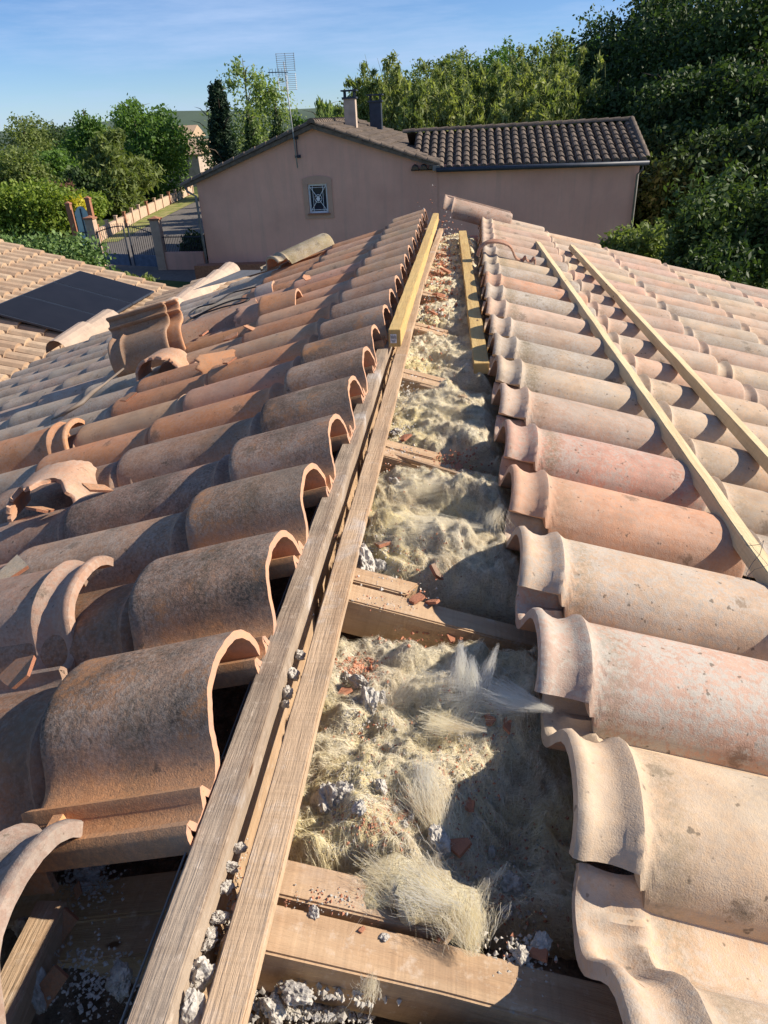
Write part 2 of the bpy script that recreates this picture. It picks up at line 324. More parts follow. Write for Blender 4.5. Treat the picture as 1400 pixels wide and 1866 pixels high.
def tile_mesh(name, L=.55, u0=0.0, rings=True, t=.013, cut=None, brk0=None, brk1=None, seed=0, yr=(0, 52), flat=False):
    """cut: clean sawn head. brk0 / brk1: amplitude of a jagged broken head / lower edge. yr: slice of the profile kept"""
    r = random.Random(seed); us = [u0]
    for q in ([.004, .012, .022, .034, .05, .064, .074, .082, .090, .098, .108, .125] if rings else [.01]): us.append(u0 + q)
    u = us[-1]
    while u < L - .05: u += .035; us.append(u)
    us = [q for q in us if q < L - .02] + [L - .014, L - .006, L - .002, L]
    jag0 = [0.0] * 53; jag1 = [0.0] * 53
    if cut:
        a = 0
        for j in range(53): a = a * .6 + r.uniform(-1, 1) * .0012; jag0[j] = a
    if brk0:
        a = 0
        for j in range(53): a += r.uniform(-1, 1) * brk0 * .35; a *= .93; jag0[j] = a + abs(r.gauss(0, .25)) * brk0 * .3
    if brk1:
        a = 0
        for j in range(53): a += r.uniform(-1, 1) * brk1 * .35; a *= .93; jag1[j] = -a - abs(r.gauss(0, .25)) * brk1 * .3
    T = []; B = []
    nlast = len(us) - 1
    warp = r.uniform(-.003, .003)
    for i, u in enumerate(us):
        y0 = -.120
        if rings and not brk0: y0 = -.103 if u < u0 + .086 else (-.112 if u < u0 + .10 else -.120)
        P = prof_pts(y0, PROF_U if flat else PROF)
        bump = 0
        if rings:
            q = u - u0; bump = .008 * math.exp(-((q - .010) / .010) ** 2) + .011 * math.exp(-((q - .080) / .011) ** 2) - .006 * math.exp(-((q - .045) / .018) ** 2)
            if q > .10: bump += 0
        rd = 0 if u < L - .016 else -.007 * (1 - math.sqrt(max(0, 1 - ((u - L + .014) / .0145) ** 2)))
        for j in range(yr[0], yr[1] + 1):
            y, z = P[j]; ya, za = P[max(j - 1, 0)]; yb, zb = P[min(j + 1, 52)]
            n = Vector((-(zb - za), (yb - ya))).normalized()
            w = bump * (1.0 if y < .165 else .35 if flat else .0)
            if flat and .03 < u - u0 < .094: w += .012 * math.exp(-((y - .188) / .007) ** 2)
            f = (u - us[0]) / (L - us[0]); uu = u + jag0[j] * (1 - f) ** 6 + jag1[j] * f ** 6
            zz = z + warp * math.sin(f * 3.1)
            T.append((uu, y + n.x * (w + rd), zz + n.y * (w + rd)))
            tt = t if y < .165 else t * .8
            B.append((uu, y - n.x * tt, zz - n.y * tt))
    n = yr[1] - yr[0] + 1; N = len(T); fs = []; fm = []
    for i in range(nlast):
        for j in range(n - 1):
            a = i * n + j
            fs.append((a, a + n, a + n + 1, a + 1)); fm.append(0)
            fs.append((N + a, N + a + 1, N + a + n + 1, N + a + n)); fm.append(1)
    for j in range(n - 1):
        fs.append((j, j + 1, N + j + 1, N + j)); fm.append(1 if (cut or brk0) else 0)
        a = nlast * n + j; fs.append((a + 1, a, N + a, N + a + 1)); fm.append(1 if brk1 else 0)
    for i in range(nlast):
        a = i * n; fs.append((a + n, a, N + a, N + a + n)); fm.append(0 if yr[0] == 0 else 1)
        a = i * n + n - 1; fs.append((a, a + n, N + a + n, N + a)); fm.append(0 if yr[1] == 52 else 1)
    me = bpy.data.meshes.new(name); me.from_pydata(T + B, [], fs); me.materials.append(TILE); me.materials.append(CLAY)
    me.polygons.foreach_set('material_index', fm); me.polygons.foreach_set('use_smooth', [True] * len(fs)); me.update()
    # keep the section edges crisp
    bm = bmesh.new(); bm.from_mesh(me)
    for e in bm.edges:
        if len(e.link_faces) == 2 and e.link_faces[0].normal.angle(e.link_faces[1].normal, 0) > R(50): e.smooth = False
    bmesh.ops.recalc_face_normals(bm, faces=bm.faces); bm.to_mesh(me); bm.free()
    return me
ML = [tile_mesh('cut_tile', .282, 0, False, .0135, cut=True, seed=i) for i in range(3)]
MU = [tile_mesh('roof_tile', .56, 0, True, .014, seed=50 + i, flat=True) for i in range(4)]
MF = [tile_mesh('roof_tile', .56, 0, True, seed=10 + i) for i in range(3)]
ORD = ['zeroth', 'first', 'second', 'third', 'fourth', 'fifth', 'sixth', 'seventh', 'eighth', 'ninth', 'tenth', 'eleventh', 'twelfth', 'thirteenth', 'fourteenth', 'fifteenth', 'sixteenth', 'seventeenth', 'eighteenth', 'nineteenth', 'twentieth', 'twenty-first', 'twenty-second', 'twenty-third', 'twenty-fourth', 'twenty-fifth']
def tile(me, name, side, x, y, z, col, stain, lichen, band, tilt=0, rz=0, rx=0):
    """(x, y, z): where the crest of the head lies; side -1 falls to the left, +1 to the right"""
    o = link(bpy.data.objects.new(name, me))
    th = R(17.5 if side < 0 else 16) - tilt
    o.rotation_euler = (Matrix.Rotation(0 if side > 0 else math.pi, 3, 'Z') @ Matrix.Rotation(rz, 3, 'Z') @ Matrix.Rotation(th, 3, 'Y') @ Matrix.Rotation(rx, 3, 'X')).to_euler()
    o.location = Vector((x, y, z)) - o.rotation_euler.to_matrix() @ Vector((0, 0, .098))
    o.color = tuple(col) + (1,); o['stain'] = stain; o['lichen'] = lichen; o['band'] = band
    return o
def jit(c, k=.06):
    f = 1 + rnd.uniform(-k, k) * 1.3; return tuple(max(0, q * f * (1 + rnd.uniform(-k, k) * .5)) for q in c)
def inview(p, m=160):
    c = M3.inverted() @ Vector(p)
    if c.z > -.05: return False
    u = CX + F_PX * c.x / -c.z; v = CY - F_PX * c.y / -c.z
    return -m < u < 1400 + m and v > 200 and v < 1866 + m * 1.6

ORANGE = (.50, .25, .125); TAN = (.50, .325, .20); PINK = (.53, .375, .28); BUFF = (.54, .42, .30); GREYT = (.42, .345, .265); SALMON = (.55, .315, .205); BROWN = (.37, .205, .115)
# --- left slope
CL, CR_ = math.cos(R(17.5)), math.cos(R(16))
TILT_L, TILT_R = .050, .040
rowsL = {i: .785 + .3045 * i for i in range(-1, 19)}
for i in rowsL:
    for k in range(1, 10):
        y = rowsL[i] + rnd.uniform(-.006, .006)
        if k == 1:
            if i < 0: continue
            x = [-.356, -.348, -.345, -.342, -.338, -.335, -.332, -.33, -.33, -.33][min(i, 9)] + rnd.uniform(-.005, .005); z = left_z(x) + .004; me = ML[i % 3]
            if i <= 9: col = jit((.40, .26, .175)); st = [1.1, 1.15, .8, .95, .85, .7, .7, .5, .4, .3][i]; lic = .35
            else: col = jit(TAN); st = .22; lic = .35
            tl = .045
        else:
            xe = -.62 - .47 * (k - 1)                                  # lower end
            if i == -1 and k == 2: continue
            if k > 9 or (k > 8 and i > 14): continue
            x = xe + .545 * CL + rnd.uniform(-.012, .012); z = left_z(x) - .032; me = MF[(i * 3 + k) % 3]; tl = TILT_L
            q = rnd.random()
            if k <= 3 and i > 4: col = jit(ORANGE if q < .55 else SALMON if q < .8 else TAN); st = rnd.uniform(.05, .25); lic = rnd.uniform(.1, .3)
            elif k <= 3: col = jit(BROWN if i < 2 else (.42, .27, .19)); st = rnd.uniform(.5, .85); lic = rnd.uniform(.25, .45)
            else: col = jit(GREYT if q < .5 else TAN if q < .8 else ORANGE); st = rnd.uniform(.2, .4); lic = rnd.uniform(.45, .75)
            if k >= 5: col = jit((.47, .37, .28))
        c = Vector((x - .25, y, z))
        if not inview(c) and not inview(c + Vector((-.25, -.1, -.1))): continue
        if k >= 4 and i < 2: pass
        o = tile(me, 'roof_tile', -1, x, y, z, col, st, lic, .25, tl + rnd.uniform(-.006, .006), rnd.uniform(-.012, .012), rnd.uniform(-.01, .01))
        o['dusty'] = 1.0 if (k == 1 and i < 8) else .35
        if k == 1 and i == 0:
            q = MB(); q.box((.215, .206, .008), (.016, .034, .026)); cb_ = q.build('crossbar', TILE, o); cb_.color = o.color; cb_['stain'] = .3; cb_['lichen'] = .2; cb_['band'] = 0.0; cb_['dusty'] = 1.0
        look = ('dark stained' if st > .6 else 'grey lichened' if lic > .5 else 'orange' if col[0] > .46 and col[2] < .19 else 'brown')
        if k == 1: lab = f'{look} sawn-off tile in top course of left slope, {ORD[i + 1]} row from viewer'
        else: lab = f'{look} tile in {ORD[k]} course of left slope, ' + ('nearest row' if i == -1 else f'{ORD[i + 1]} row from viewer')
        tag(o, lab, 'roof tile', 'terracotta tiles laid on the left slope')
# --- right slope
ys = [.045, .350, .675, .960, 1.245, 1.540, 1.838, 2.150, 2.453, 2.752, 3.042, 3.367, 3.69, 3.99, 4.28, 4.59, 4.89, 5.19, 5.48, 5.77, 6.06, 6.35, 6.64]
pal = {0: (GREYT, .3, .6), 1: (BUFF, .15, .45), 2: (BUFF, .12, .15), 3: ((.50, .36, .29), .12, .85), 4: (BUFF, .2, .6), 5: (SALMON, .12, .12), 6: ((.54, .33, .25), .22, .5), 7: (PINK, .2, .4), 8: (BUFF, .22, .4), 9: (GREYT, .3, .65), 10: ((.50, .37, .28), .2, .5), 11: (PINK, .12, .25), 12: (GREYT, .3, .7), 13: (SALMON, .1, .2), 14: (GREYT, .3, .6)}
for i, y in enumerate(ys):
    for k in range(1, 8):
        xe = .645 + .512 * (k - 1)
        x = (xe - .545 * CR_) + rnd.uniform(-.008, .008); yy = y + rnd.uniform(-.005, .005)
        if k == 1: x = [.16, .165, .152, .13, .12, .12, .12, .12, .12, .12, .115, .11, .112, .116, .115, .115, .12, .12, .125, .13, .135, .14, .14][i]
        z = right_z(x) - (.0 if k == 1 else .014)
        if not inview((x + .25, yy, z)) and not inview((x + .1, yy + .1, z)) and not inview((x, yy + .15, z - .05)): continue
        q = rnd.random()
        if k == 1 and i in pal: col, st, lic = pal[i]; col = jit(col, .03); lic = min(1, lic + .12)
        else: col, st, lic = ((BUFF, .2, .45) if q < .35 else (PINK, .12, .3) if q < .6 else (GREYT, .3, .65) if q < .8 else ((.52, .36, .27), .15, .4)); col = jit(col)
        o = tile(MU[i % 4] if k == 1 else MF[(i + k) % 3], 'roof_tile', 1, x, yy, z, col, st, lic, rnd.uniform(.35, 1.0) if k == 1 else .3, TILT_R + rnd.uniform(-.010, .010), rnd.uniform(-.018, .018) - (.01 if i == 2 else 0), rnd.uniform(-.01, .01))
        look = ('grey speckled' if lic >= .6 else 'salmon pink' if col[1] / col[0] < .6 else 'pink' if col[1] / col[0] < .68 else 'buff')
        tag(o, f'{look} collared tile in {ORD[k] if k > 1 else "top"} course of right slope, {ORD[i + 1]} row from viewer', 'roof tile', 'terracotta tiles laid on the right slope')

# ------------------------------------------------------------------ our house under the tiles
hs = thing('tiled_house', 'house under the stripped ridge, seen only as dusty boarding below the tiles', 'house', (0, 0, GZ))
def P(x, y, z): return (x, y, z - GZ)
def deck(name, pts, th, mat, parent):
    n = len(pts); vs = [P(*p) for p in pts] + [P(p[0], p[1], p[2] - th) for p in pts]
    fs = [tuple(range(n)), tuple(range(2 * n - 1, n - 1, -1))] + [(i, (i + 1) % n, n + (i + 1) % n, n + i)[::-1] for i in range(n)]
    return obj(name, vs, fs, mat, parent)
deck('roof_deck', [(-.62, -1.2, left_z(-.62) - .235), (-.62, 6.5, left_z(-.62) - .235), (-4.35, 6.5, left_z(-4.35) - .16), (-4.35, -1.2, left_z(-4.35) - .16)], .04, DUST, hs)
deck('roof_deck', [(.33, -1.2, right_z(.33) - .17), (3.9, -1.2, right_z(3.9) - .15), (3.9, 6.75, right_z(3.9) - .15), (.33, 6.75, right_z(.33) - .17)][::1], .04, DUST, hs)
w = MB()
w.box((-.4, 2.7, (left_z(-4.2) - .35 - GZ) / 2), (7.9, 7.7, left_z(-4.2) - .35 - GZ)); w.build('wall', RENDER, hs)
# gable triangle at the far end
gx = [(-4.3, left_z(-4.3) - .2), (-.3, -.93), (.1, -.93), (3.85, right_z(3.85) - .19)]
v = [P(x, yy, z) for yy in (6.42, 6.55) for x, z in gx] + [P(x, yy, -2.4) for yy in (6.42, 6.55) for x in (-4.3, 3.85)]
obj('gable_wall', v, [(0, 8, 9, 3, 2, 1), (4, 5, 6, 7, 11, 10), (0, 1, 5, 4), (1, 2, 6, 5), (2, 3, 7, 6)], RENDER, hs)
# dusty floor of the opening
nx, ny = 70, 260; vs = []; fs = []
for j in range(ny + 1):
    for i in range(nx + 1):
        x = -.66 + 1.04 * i / nx; y = .0 + 6.5 * j / ny
        z = -1.02 + .03 * mnoise.fractal(Vector((x * 9, y * 9, 3)), 1, 2, 5) - .05 * max(0, x)
        vs.append(P(x, y, z))
for j in range(ny):
    for i in range(nx): a = j * (nx + 1) + i; fs.append((a, a + 1, a + nx + 2, a + nx + 1))
obj('attic_floor', vs, fs, DUST, hs, True)

# ------------------------------------------------------------------ timbers
def board(name, label, cat, p0, p1, w, h, mat, group=None, bevel=.002, endcut=(0, 0), up=(0, 0, 1), wob=.0015, seed=0, parent=None):
    """p0, p1: middle of the top face at both ends"""
    p0, p1 = Vector(p0), Vector(p1); L = (p1 - p0).length; X = (p1 - p0).normalized(); Y = Vector(up).cross(X).normalized(); Z = X.cross(Y)
    n = max(2, int(L / .12)); bm = bmesh.new(); rg = []; r = random.Random(seed + 5)
    for i in range(n + 1):
        x = L * i / n; wy = r.uniform(-wob, wob); wz = r.uniform(-wob, wob) * .6; ring = []
        for (a, b) in ((-.5, 0), (.5, 0), (.5, -1), (-.5, -1)):
            sx = (endcut[0] * a * w if i == 0 else 0) + (endcut[1] * a * w if i == n else 0)
            ring.append(bm.verts.new((x + sx, a * w + wy, b * h + wz)))
        rg.append(ring)
    for i in range(n):
        for k in range(4): bm.faces.new((rg[i][k], rg[i + 1][k], rg[i + 1][(k + 1) % 4], rg[i][(k + 1) % 4]))
    bm.faces.new(rg[0]); bm.faces.new(rg[-1][::-1]); bmesh.ops.recalc_face_normals(bm, faces=bm.faces)
    ed = [e for e in bm.edges if e.calc_face_angle(0) > R(40)]
    bmesh.ops.bevel(bm, geom=ed, offset=bevel, segments=2, affect='EDGES')
    me = bpy.data.meshes.new(name); bm.to_mesh(me); bm.free(); me.materials.append(mat)
    o = link(bpy.data.objects.new(name, me), parent); M = Matrix((X, Y, Z)).transposed().to_4x4(); M.translation = p0; o.matrix_world = M
    if label: tag(o, label, cat, group)
    return o
board('ridge_board', 'long grey dusty board beside the sawn-off tiles, left of the mortar groove', 'board', (-.309, .05, -.775), (-.309, 3.35, -.775), .041, .050, WOOD_GREY, seed=1)
board('ridge_board', 'long sunlit plank with lime stains between mortar groove and insulation', 'board', (-.2405, .05, -.800), (-.240, 4.05, -.800), .045, .020, WOOD_OLD, seed=2)
board('sun_block_beam', 'added beam under the grey ridge board, blocking sunlight to the left hole', 'beam', (-.312, -.6, -.827), (-.312, 6.3, -.827), .034, .24, WOOD_RAFT, seed=8)  # added beam: stops sunlight passing under the board into the left hole
board('ridge_board', 'narrow far plank continuing the sunlit ridge plank towards the loose ridge tile', 'board', (-.236, 4.06, -.803), (-.190, 6.1, -.803), .036, .030, WOOD_OLD, seed=3)
c = board('yellow_beam', 'yellow new timber with paper label on its end, lying on the ridge board', 'timber', (-.262, 2.665, -.705), (-.236, 6.25, -.705), .046, .066, WOOD_YEL, seed=4)
lb = MB(); lb.box((-.0014, .004, -.034), (.0012, .024, .034)); lo = lb.build('paper_label', PAPER, c)
bars = MB()
for q in range(9): bars.box((-.0024, .013 - q * .0024, -.026 - (.004 if q % 3 else 0)), (.0006, .0011, .011 + .004 * (q % 2)))
for q in range(3): bars.box((-.0024, .004, -.041 - q * .0032), (.0006, .018 - q * .004, .0013))
bars.build('print', IRON, lo)
board('yellow_batten', 'short yellow timber lying over the insulation in the open ridge', 'timber', hz(878, 662, -.825), hz(843, 420, -.785), .058, .042, WOOD_YEL, seed=5)
gr = 'pale new battens lying across the right slope'
board('roof_batten', 'pale new batten on right slope, nearer the open ridge, a wire caught on it', 'batten', hr(981, 440, .038), hr(1400, 1020, .038) + Vector((.0, -.25, .0)), .038, .036, WOOD_NEW, gr, seed=6, up=(SR, 0, 1))
board('roof_batten', 'pale new batten on right slope, farther from the open ridge', 'batten', hr(1043, 446, .038), hr(1400, 828, .038) + Vector((.01, -.3, .0)), .038, .036, WOOD_NEW, gr, seed=7, up=(SR, 0, 1))
# metal flashing edge left of the grey board
fb = MB(); fb.tube([(-.340, .1, -.79), (-.338, 1.0, -.79), (-.337, 2.2, -.79)], .0014, 5)
tag(fb.build('metal_rod', ZINC, None, True), 'thin metal strip running along the left edge of the grey ridge board', 'metal strip')
# rafters in pairs
raft_g = 'rafters meeting under the open ridge'
nm = ['first', 'second', 'third', 'fourth', 'fifth', 'sixth', 'seventh', 'eighth']
for k in range(8):
    y = .50 + .675 * k
    zt = -.824
    ya, yb = y - .030, y + .034
    board('rafter', f'{nm[k]} rafter from viewer running down under the right slope', 'rafter', (-.262, ya, zt + .032 * SR), (1.2, ya + (.0 if k else -.0), zt - 1.43 * SR + .0), .058, .085, WOOD_RAFT, raft_g, .003, wob=.002, seed=20 + k, endcut=(.3, 0))
    e = [.01, -.10, -.07, -.05, -.08, -.06, -.05, -.07][k]
    board('rafter', f'{nm[k]} rafter from viewer running down under the left slope, end cut short', 'rafter', (e, yb, zt - (e + .23) * SR), (-.235, yb, zt), .050, .060, WOOD_RAFT, raft_g, .003, wob=.002, seed=40 + k, endcut=(.5, 0)) if k else None
    if k == 0:
        board('rafter', f'{nm[k]} rafter from viewer running down under the left slope, end cut short', 'rafter', (.003, .534, zt - .233 * SR), (-.235, .534, zt), .050, .06, WOOD_RAFT, raft_g, .003, wob=.002, seed=40, endcut=(.7, 0))
for k in range(2):
    board('rafter', f'dusty beam under missing left tiles, {"farther" if k else "nearer"} of the two', 'rafter', hz(345, 1690 - 72 * k, -.93), hz(10, 1722 - 66 * k, -1.02), .062, .07, WOOD_RAFT, raft_g, .003, seed=60 + k)
board('old_batten', 'short worn batten in the bottom left hole beside red tile chips', 'batten', hz(95, 1640, -.90), hz(-30, 1900, -.90), .042, .05, WOOD_OLD, seed=70)
board('wood_strip', 'thin broken lath lying on the wool in the open ridge, third bay', 'lath', hz(705, 822, -.835), hz(838, 862, -.84), .014, .010, WOOD_RAFT, seed=71)
board('wood_strip', 'thin lath end sticking up from wool above the yellow bay', 'lath', hz(765, 700, -.84), hz(850, 722, -.84), .018, .010, WOOD_RAFT, seed=72)

# ------------------------------------------------------------------ glass wool
def fb_(x, y, z, s, o=5): return mnoise.fractal(Vector((x * s, y * s, z)), .9, 2.1, o)
def wool_h(x, y):
    # domain warped, combed-looking surface
    wx_ = x + .06 * fb_(x, y, 1.3, 5, 3); wy_ = y + .06 * fb_(x, y, 7.7, 5, 3)
    h = .034 * fb_(wx_, wy_, 2.2, 7, 4) + .020 * (1 - abs(fb_(wx_ * .8, wy_ * 1.7, 5.1, 9, 3)) * 1.6) + .009 * fb_(wx_ * 1.0, wy_ * 2, 9.1, 26, 4)
    return h
BAYS = []
def gap_z(x, y):
    for (a, b, c_, d_, h_) in BAYS:
        if a + .01 < y < b - .01 and c_ < x < d_: return h_(x, y)
    k = round((y - .50) / .675)
    if abs(y - (.50 + .675 * k)) < .058 and x > -.23: return -.824 - (x + .235) * SR
    return -1.0
def settle(u, v, z):
    for _ in range(4): p = hz(u, v, z); z = z * .4 + gap_z(p.x, p.y) * .6
    return hz(u, v, z)
def bay(k, y0, y1, x0, x1, z0, label, nf, holes=(), lift=()):
    root = thing('insulation_wool', label, 'insulation', (0, (y0 + y1) / 2, 0), 0, 'glass wool between the rafters')
    oy = (y0 + y1) / 2
    nx = int((x1 - x0) / .0042); ny = int((y1 - y0) / .0045); vs = []; fs = []
    ridges = []
    for it in lift:
        if it[0] == 'lobe':
            P_ = [hz(u_, v_, z_) for u_, v_, z_ in it[1]]
            for a_, c_ in zip(P_[:-1], P_[1:]):
                for q in range(7): p = a_.lerp(c_, q / 6); ridges.append((p.x, p.y, it[2]))
    def H(x, y):
        e = min(1, (x - x0) / .03, (x1 - x) / .07, (y - y0) / .035, (y1 - y) / .035); e = max(0, e); e = math.sqrt(e)
        z = z0 + wool_h(x, y) * (.5 + .5 * e) - .10 * (1 - e) - .25 * max(0, x) * SR
        rg = 0
        for (a_, b_, q) in ridges:
            d2 = ((x - a_) ** 2 + (y - b_) ** 2) / (q * q)
            if d2 < 4: rg = max(rg, q * .62 * math.exp(-d2 * 1.1))
        z += rg * (1 + .8 * fb_(x, y, 4.4, 24, 3)) + .006 * fb_(x, y, 8.8, 55, 5) * e
        for (hx_, hy_, r, d) in holes: z -= d * math.exp(-((x - hx_) ** 2 + (y - hy_) ** 2) / r ** 2)
        return z
    BAYS.append((y0, y1, x0, x1, H))
    for j in range(ny + 1):
        for i in range(nx + 1):
            x = x0 + (x1 - x0) * i / nx; y = y0 + (y1 - y0) * j / ny; vs.append((x, y - oy, H(x, y)))
    for j in range(ny):
        for i in range(nx): a = j * (nx + 1) + i; fs.append((a, a + 1, a + nx + 2, a + nx + 1))
    obj('wool', vs, fs, WOOL, root, True)
    r = random.Random(100 + k); V = []; Fc = []
    def strand(p, ang, L, w, curl, rise):
        n = 6; b = len(V); q = Vector(p); 
        for s in range(n + 1):
            t = s / n; a = ang + curl * t
            dx, dy = math.cos(a), math.sin(a)
            zz = q.z + rise * math.sin(t * math.pi * .8) if rise < .02 else q.z + rise * t
            ww = w * (1 - .8 * t)
            V.append((q.x - dy * ww, q.y + dx * ww - oy, zz)); V.append((q.x + dy * ww, q.y - dx * ww - oy, zz + ww * .4))
            q = q + Vector((dx, dy, 0)) * (L / n)
            if rise < .02 and x0 < q.x < x1 and y0 < q.y < y1: q.z = q.z * .35 + (H(q.x, q.y) + .0015) * .65
        for s in range(n): a = b + 2 * s; Fc.append((a, a + 1, a + 3, a + 2))
    for _ in range(int(nf * 3.0)):
        x = r.uniform(x0 + .005, x1 - .005); y = r.uniform(y0 + .005, y1 - .005)
        ang = 3.2 * fb_(x, y, 11.3, 3.2, 2) + .9 * fb_(x, y, 3.3, 14, 2)
        strand((x, y, H(x, y) + .001), ang + r.gauss(0, .65) + (math.pi if r.random() < .5 else 0), r.uniform(.010, .042), r.uniform(.00014, .00036), r.gauss(0, 1.5), abs(r.gauss(0, .004)))
    VW, FW = [], []
    def tuft(A, B, wid, n, fl=.35, V=V, Fc=Fc):
        """fibres gathered from a broad root at A to a thin tip at B"""
        A, B = Vector(A), Vector(B); D_ = B - A; L = D_.length; sd_ = D_.normalized().cross(Vector((0, 0, 1)))
        if sd_.length < .1: sd_ = Vector((1, 0, 0))
        sd_.normalize(); up_ = sd_.cross(D_.normalized())
        for _ in range(n):
            a0 = r.uniform(0, .55); a1 = min(1.06, a0 + r.uniform(.25, .7)); o1, o2 = r.gauss(0, .5), r.gauss(0, .35); ph = r.uniform(0, 6); fr = r.gauss(0, fl)
            w = r.uniform(.00010, .00026); b0 = len(V); m_ = 7
            for q in range(m_ + 1):
                t = a0 + (a1 - a0) * q / m_; k_ = wid * (1 - t * .93) ** .9
                p = A + D_ * t + sd_ * (o1 * k_ + fr * wid * .25 * (q / m_) ** 2 + .004 * math.sin(ph + t * 9)) + up_ * (o2 * k_ + .003 * math.cos(ph + t * 8))
                ww = w * (1 - .6 * q / m_); V.append((p.x - ww, p.y - oy - ww * .5, p.z)); V.append((p.x + ww, p.y - oy + ww * .5, p.z + ww * .5))
            for q in range(m_): a_ = b0 + 2 * q; Fc.append((a_, a_ + 1, a_ + 3, a_ + 2))
    def lobe(pts, rad, seed):
        """soft body of wool along a path, with its own fuzz"""
        P_ = [Vector(p) for p in pts]; mb_ = MB(); ns, nr = 26, 18; vs_ = []
        for i in range(ns + 1):
            t = i / ns * (len(P_) - 1); k_ = min(int(t), len(P_) - 2); c_ = P_[k_].lerp(P_[k_ + 1], t - k_); T_ = (P_[k_ + 1] - P_[k_]).normalized(); S_ = T_.cross(Vector((0, 0, 1))).normalized(); U_ = S_.cross(T_)
            rr = rad * (math.sin(math.pi * min(1, .12 + i / ns * .88)) ** .6 + .02)
            for j in range(nr):
                th = 2 * math.pi * j / nr; q = S_ * math.cos(th) + U_ * math.sin(th) * .34; f_ = 1 + .6 * mnoise.fractal(Vector((c_.x * 26 + q.x * 1.3, c_.y * 26 + q.y * 1.3, q.z * 1.3 + seed)), .8, 2.1, 5)
                vs_.append(c_ + q * rr * f_ - Vector((0, oy, 0)))
        mb_.add(vs_, [(i * nr + j, i * nr + (j + 1) % nr, (i + 1) * nr + (j + 1) % nr, (i + 1) * nr + j) for i in range(ns) for j in range(nr)])
        mb_.build('wool_tuft', WOOL, root, True)
        for (a_, c_) in zip(P_[:-1], P_[1:]): tuft(a_ + Vector((0, 0, rad * .3)), c_ + Vector((0, 0, rad * .25)), rad * 1.4, 420, 1.4)
    for it in lift:
        if it[0] == 'lobe' and it[3:] : lobe([hz(u_, v_, z_) + Vector((0, 0, -.008)) for u_, v_, z_ in it[1]], it[2], k * 3.1 + len(V) % 7)
        elif it[0] == 'lobe': continue
        elif it[0] == 'w':
            tuft(hz(*it[1]), hz(*it[2]), it[3], it[4], .35, VW, FW)
        else: tuft(hz(*it[1]), hz(*it[2]), it[3], it[4])
    if len(Fc) > 2000: obj('fibres', V, Fc, FIBRE, root, True)
    if FW: obj('white_fibres', VW, FW, FIBRE_WHITE, root, True)
# bays run away from the viewer
bay(0, .12, .43, -.26, .12, -.925, 'dirty glass wool in the nearest bay, mostly buried in rubble', 1200, lift=(('lobe', [(590, 1860, -.88), (640, 1825, -.865), (672, 1800, -.85)], .022), ('t', (665, 1810, -.87), (680, 1785, -.84), .025, 250)))
bay(1, .575, 1.09, -.268, .20, -.895, 'torn glass wool in second bay with a white tuft pulled up towards right tiles', 7500,
    holes=((.10, .66, .11, .09), (.10, .80, .06, .05)),
    lift=(('w', (836, 1270, -.86), (842, 1172, -.765), .026, 260), ('w', (862, 1275, -.86), (860, 1198, -.775), .022, 220), ('w', (872, 1265, -.86), (906, 1178, -.775), .020, 200),
          ('lobe', [(800, 1270, -.865), (860, 1262, -.85), (930, 1275, -.845)], .030), ('w', (800, 1290, -.855), (900, 1250, -.84), .06, 900), ('w', (770, 1380, -.85), (790, 1470, -.865), .03, 300), ('w', (720, 1620, -.84), (840, 1650, -.845), .04, 300), ('w', (880, 1265, -.85), (1000, 1292, -.83), .040, 900), ('t', (800, 1230, -.86), (700, 1290, -.87), .05, 500),
          ('lobe', [(735, 1345, -.87), (760, 1400, -.865), (785, 1455, -.87)], .030), ('t', (770, 1420, -.86), (806, 1528, -.89), .045, 800),
          ('lobe', [(640, 1610, -.858), (730, 1600, -.848), (830, 1640, -.85), (868, 1700, -.87)], .036, 1), ('t', (850, 1650, -.85), (862, 1738, -.87), .05, 600), ('t', (850, 1650, -.86), (925, 1575, -.86), .014, 160), ('t', (760, 1610, -.86), (800, 1560, -.86), .03, 300),
          ('lobe', [(560, 1545, -.866), (640, 1500, -.855), (700, 1540, -.862)], .040), ('lobe', [(600, 1320, -.868), (680, 1300, -.858), (740, 1310, -.862)], .036), ('lobe', [(700, 1165, -.868), (760, 1185, -.858), (800, 1230, -.862)], .034), ('t', (760, 1320, -.85), (880, 1330, -.86), .03, 400)))
bay(2, 1.24, 1.80, -.268, .16, -.872, 'cream and yellow glass wool in third bay, widest and brightest patch', 8500, lift=(('lobe', [(700, 900, -.845), (780, 890, -.835), (880, 900, -.84)], .045), ('lobe', [(690, 960, -.845), (790, 965, -.83), (880, 985, -.838)], .048), ('lobe', [(930, 840, -.80), (920, 880, -.79), (915, 900, -.80)], .022),
    ('lobe', [(912, 930, -.80), (915, 970, -.79), (918, 1000, -.80)], .020), ('lobe', [(700, 1045, -.850), (790, 1060, -.84), (870, 1110, -.85)], .040), ('t', (720, 905, -.83), (860, 880, -.825), .07, 900), ('t', (700, 970, -.83), (870, 960, -.825), .07, 900), ('t', (890, 960, -.82), (915, 920, -.80), .04, 400)))
bay(3, 1.91, 2.47, -.268, .14, -.868, 'yellowish glass wool in fourth bay, below the end of the yellow timber', 5000, lift=(('lobe', [(750, 760, -.845), (800, 770, -.835), (860, 790, -.84)], .045), ('lobe', [(905, 800, -.81), (912, 780, -.79), (922, 765, -.80)], .016), ('t', (760, 775, -.83), (860, 740, -.83), .07, 600)))
bay(4, 2.59, 3.15, -.262, .13, -.870, 'brownish glass wool in fifth bay, beside the label end of the beam', 2600)
bay(5, 3.26, 3.82, -.262, .12, -.872, 'dusty glass wool in sixth bay of the open ridge', 1500)
bay(6, 3.94, 4.50, -.262, .12, -.872, 'dusty glass wool in seventh bay of the open ridge', 800)
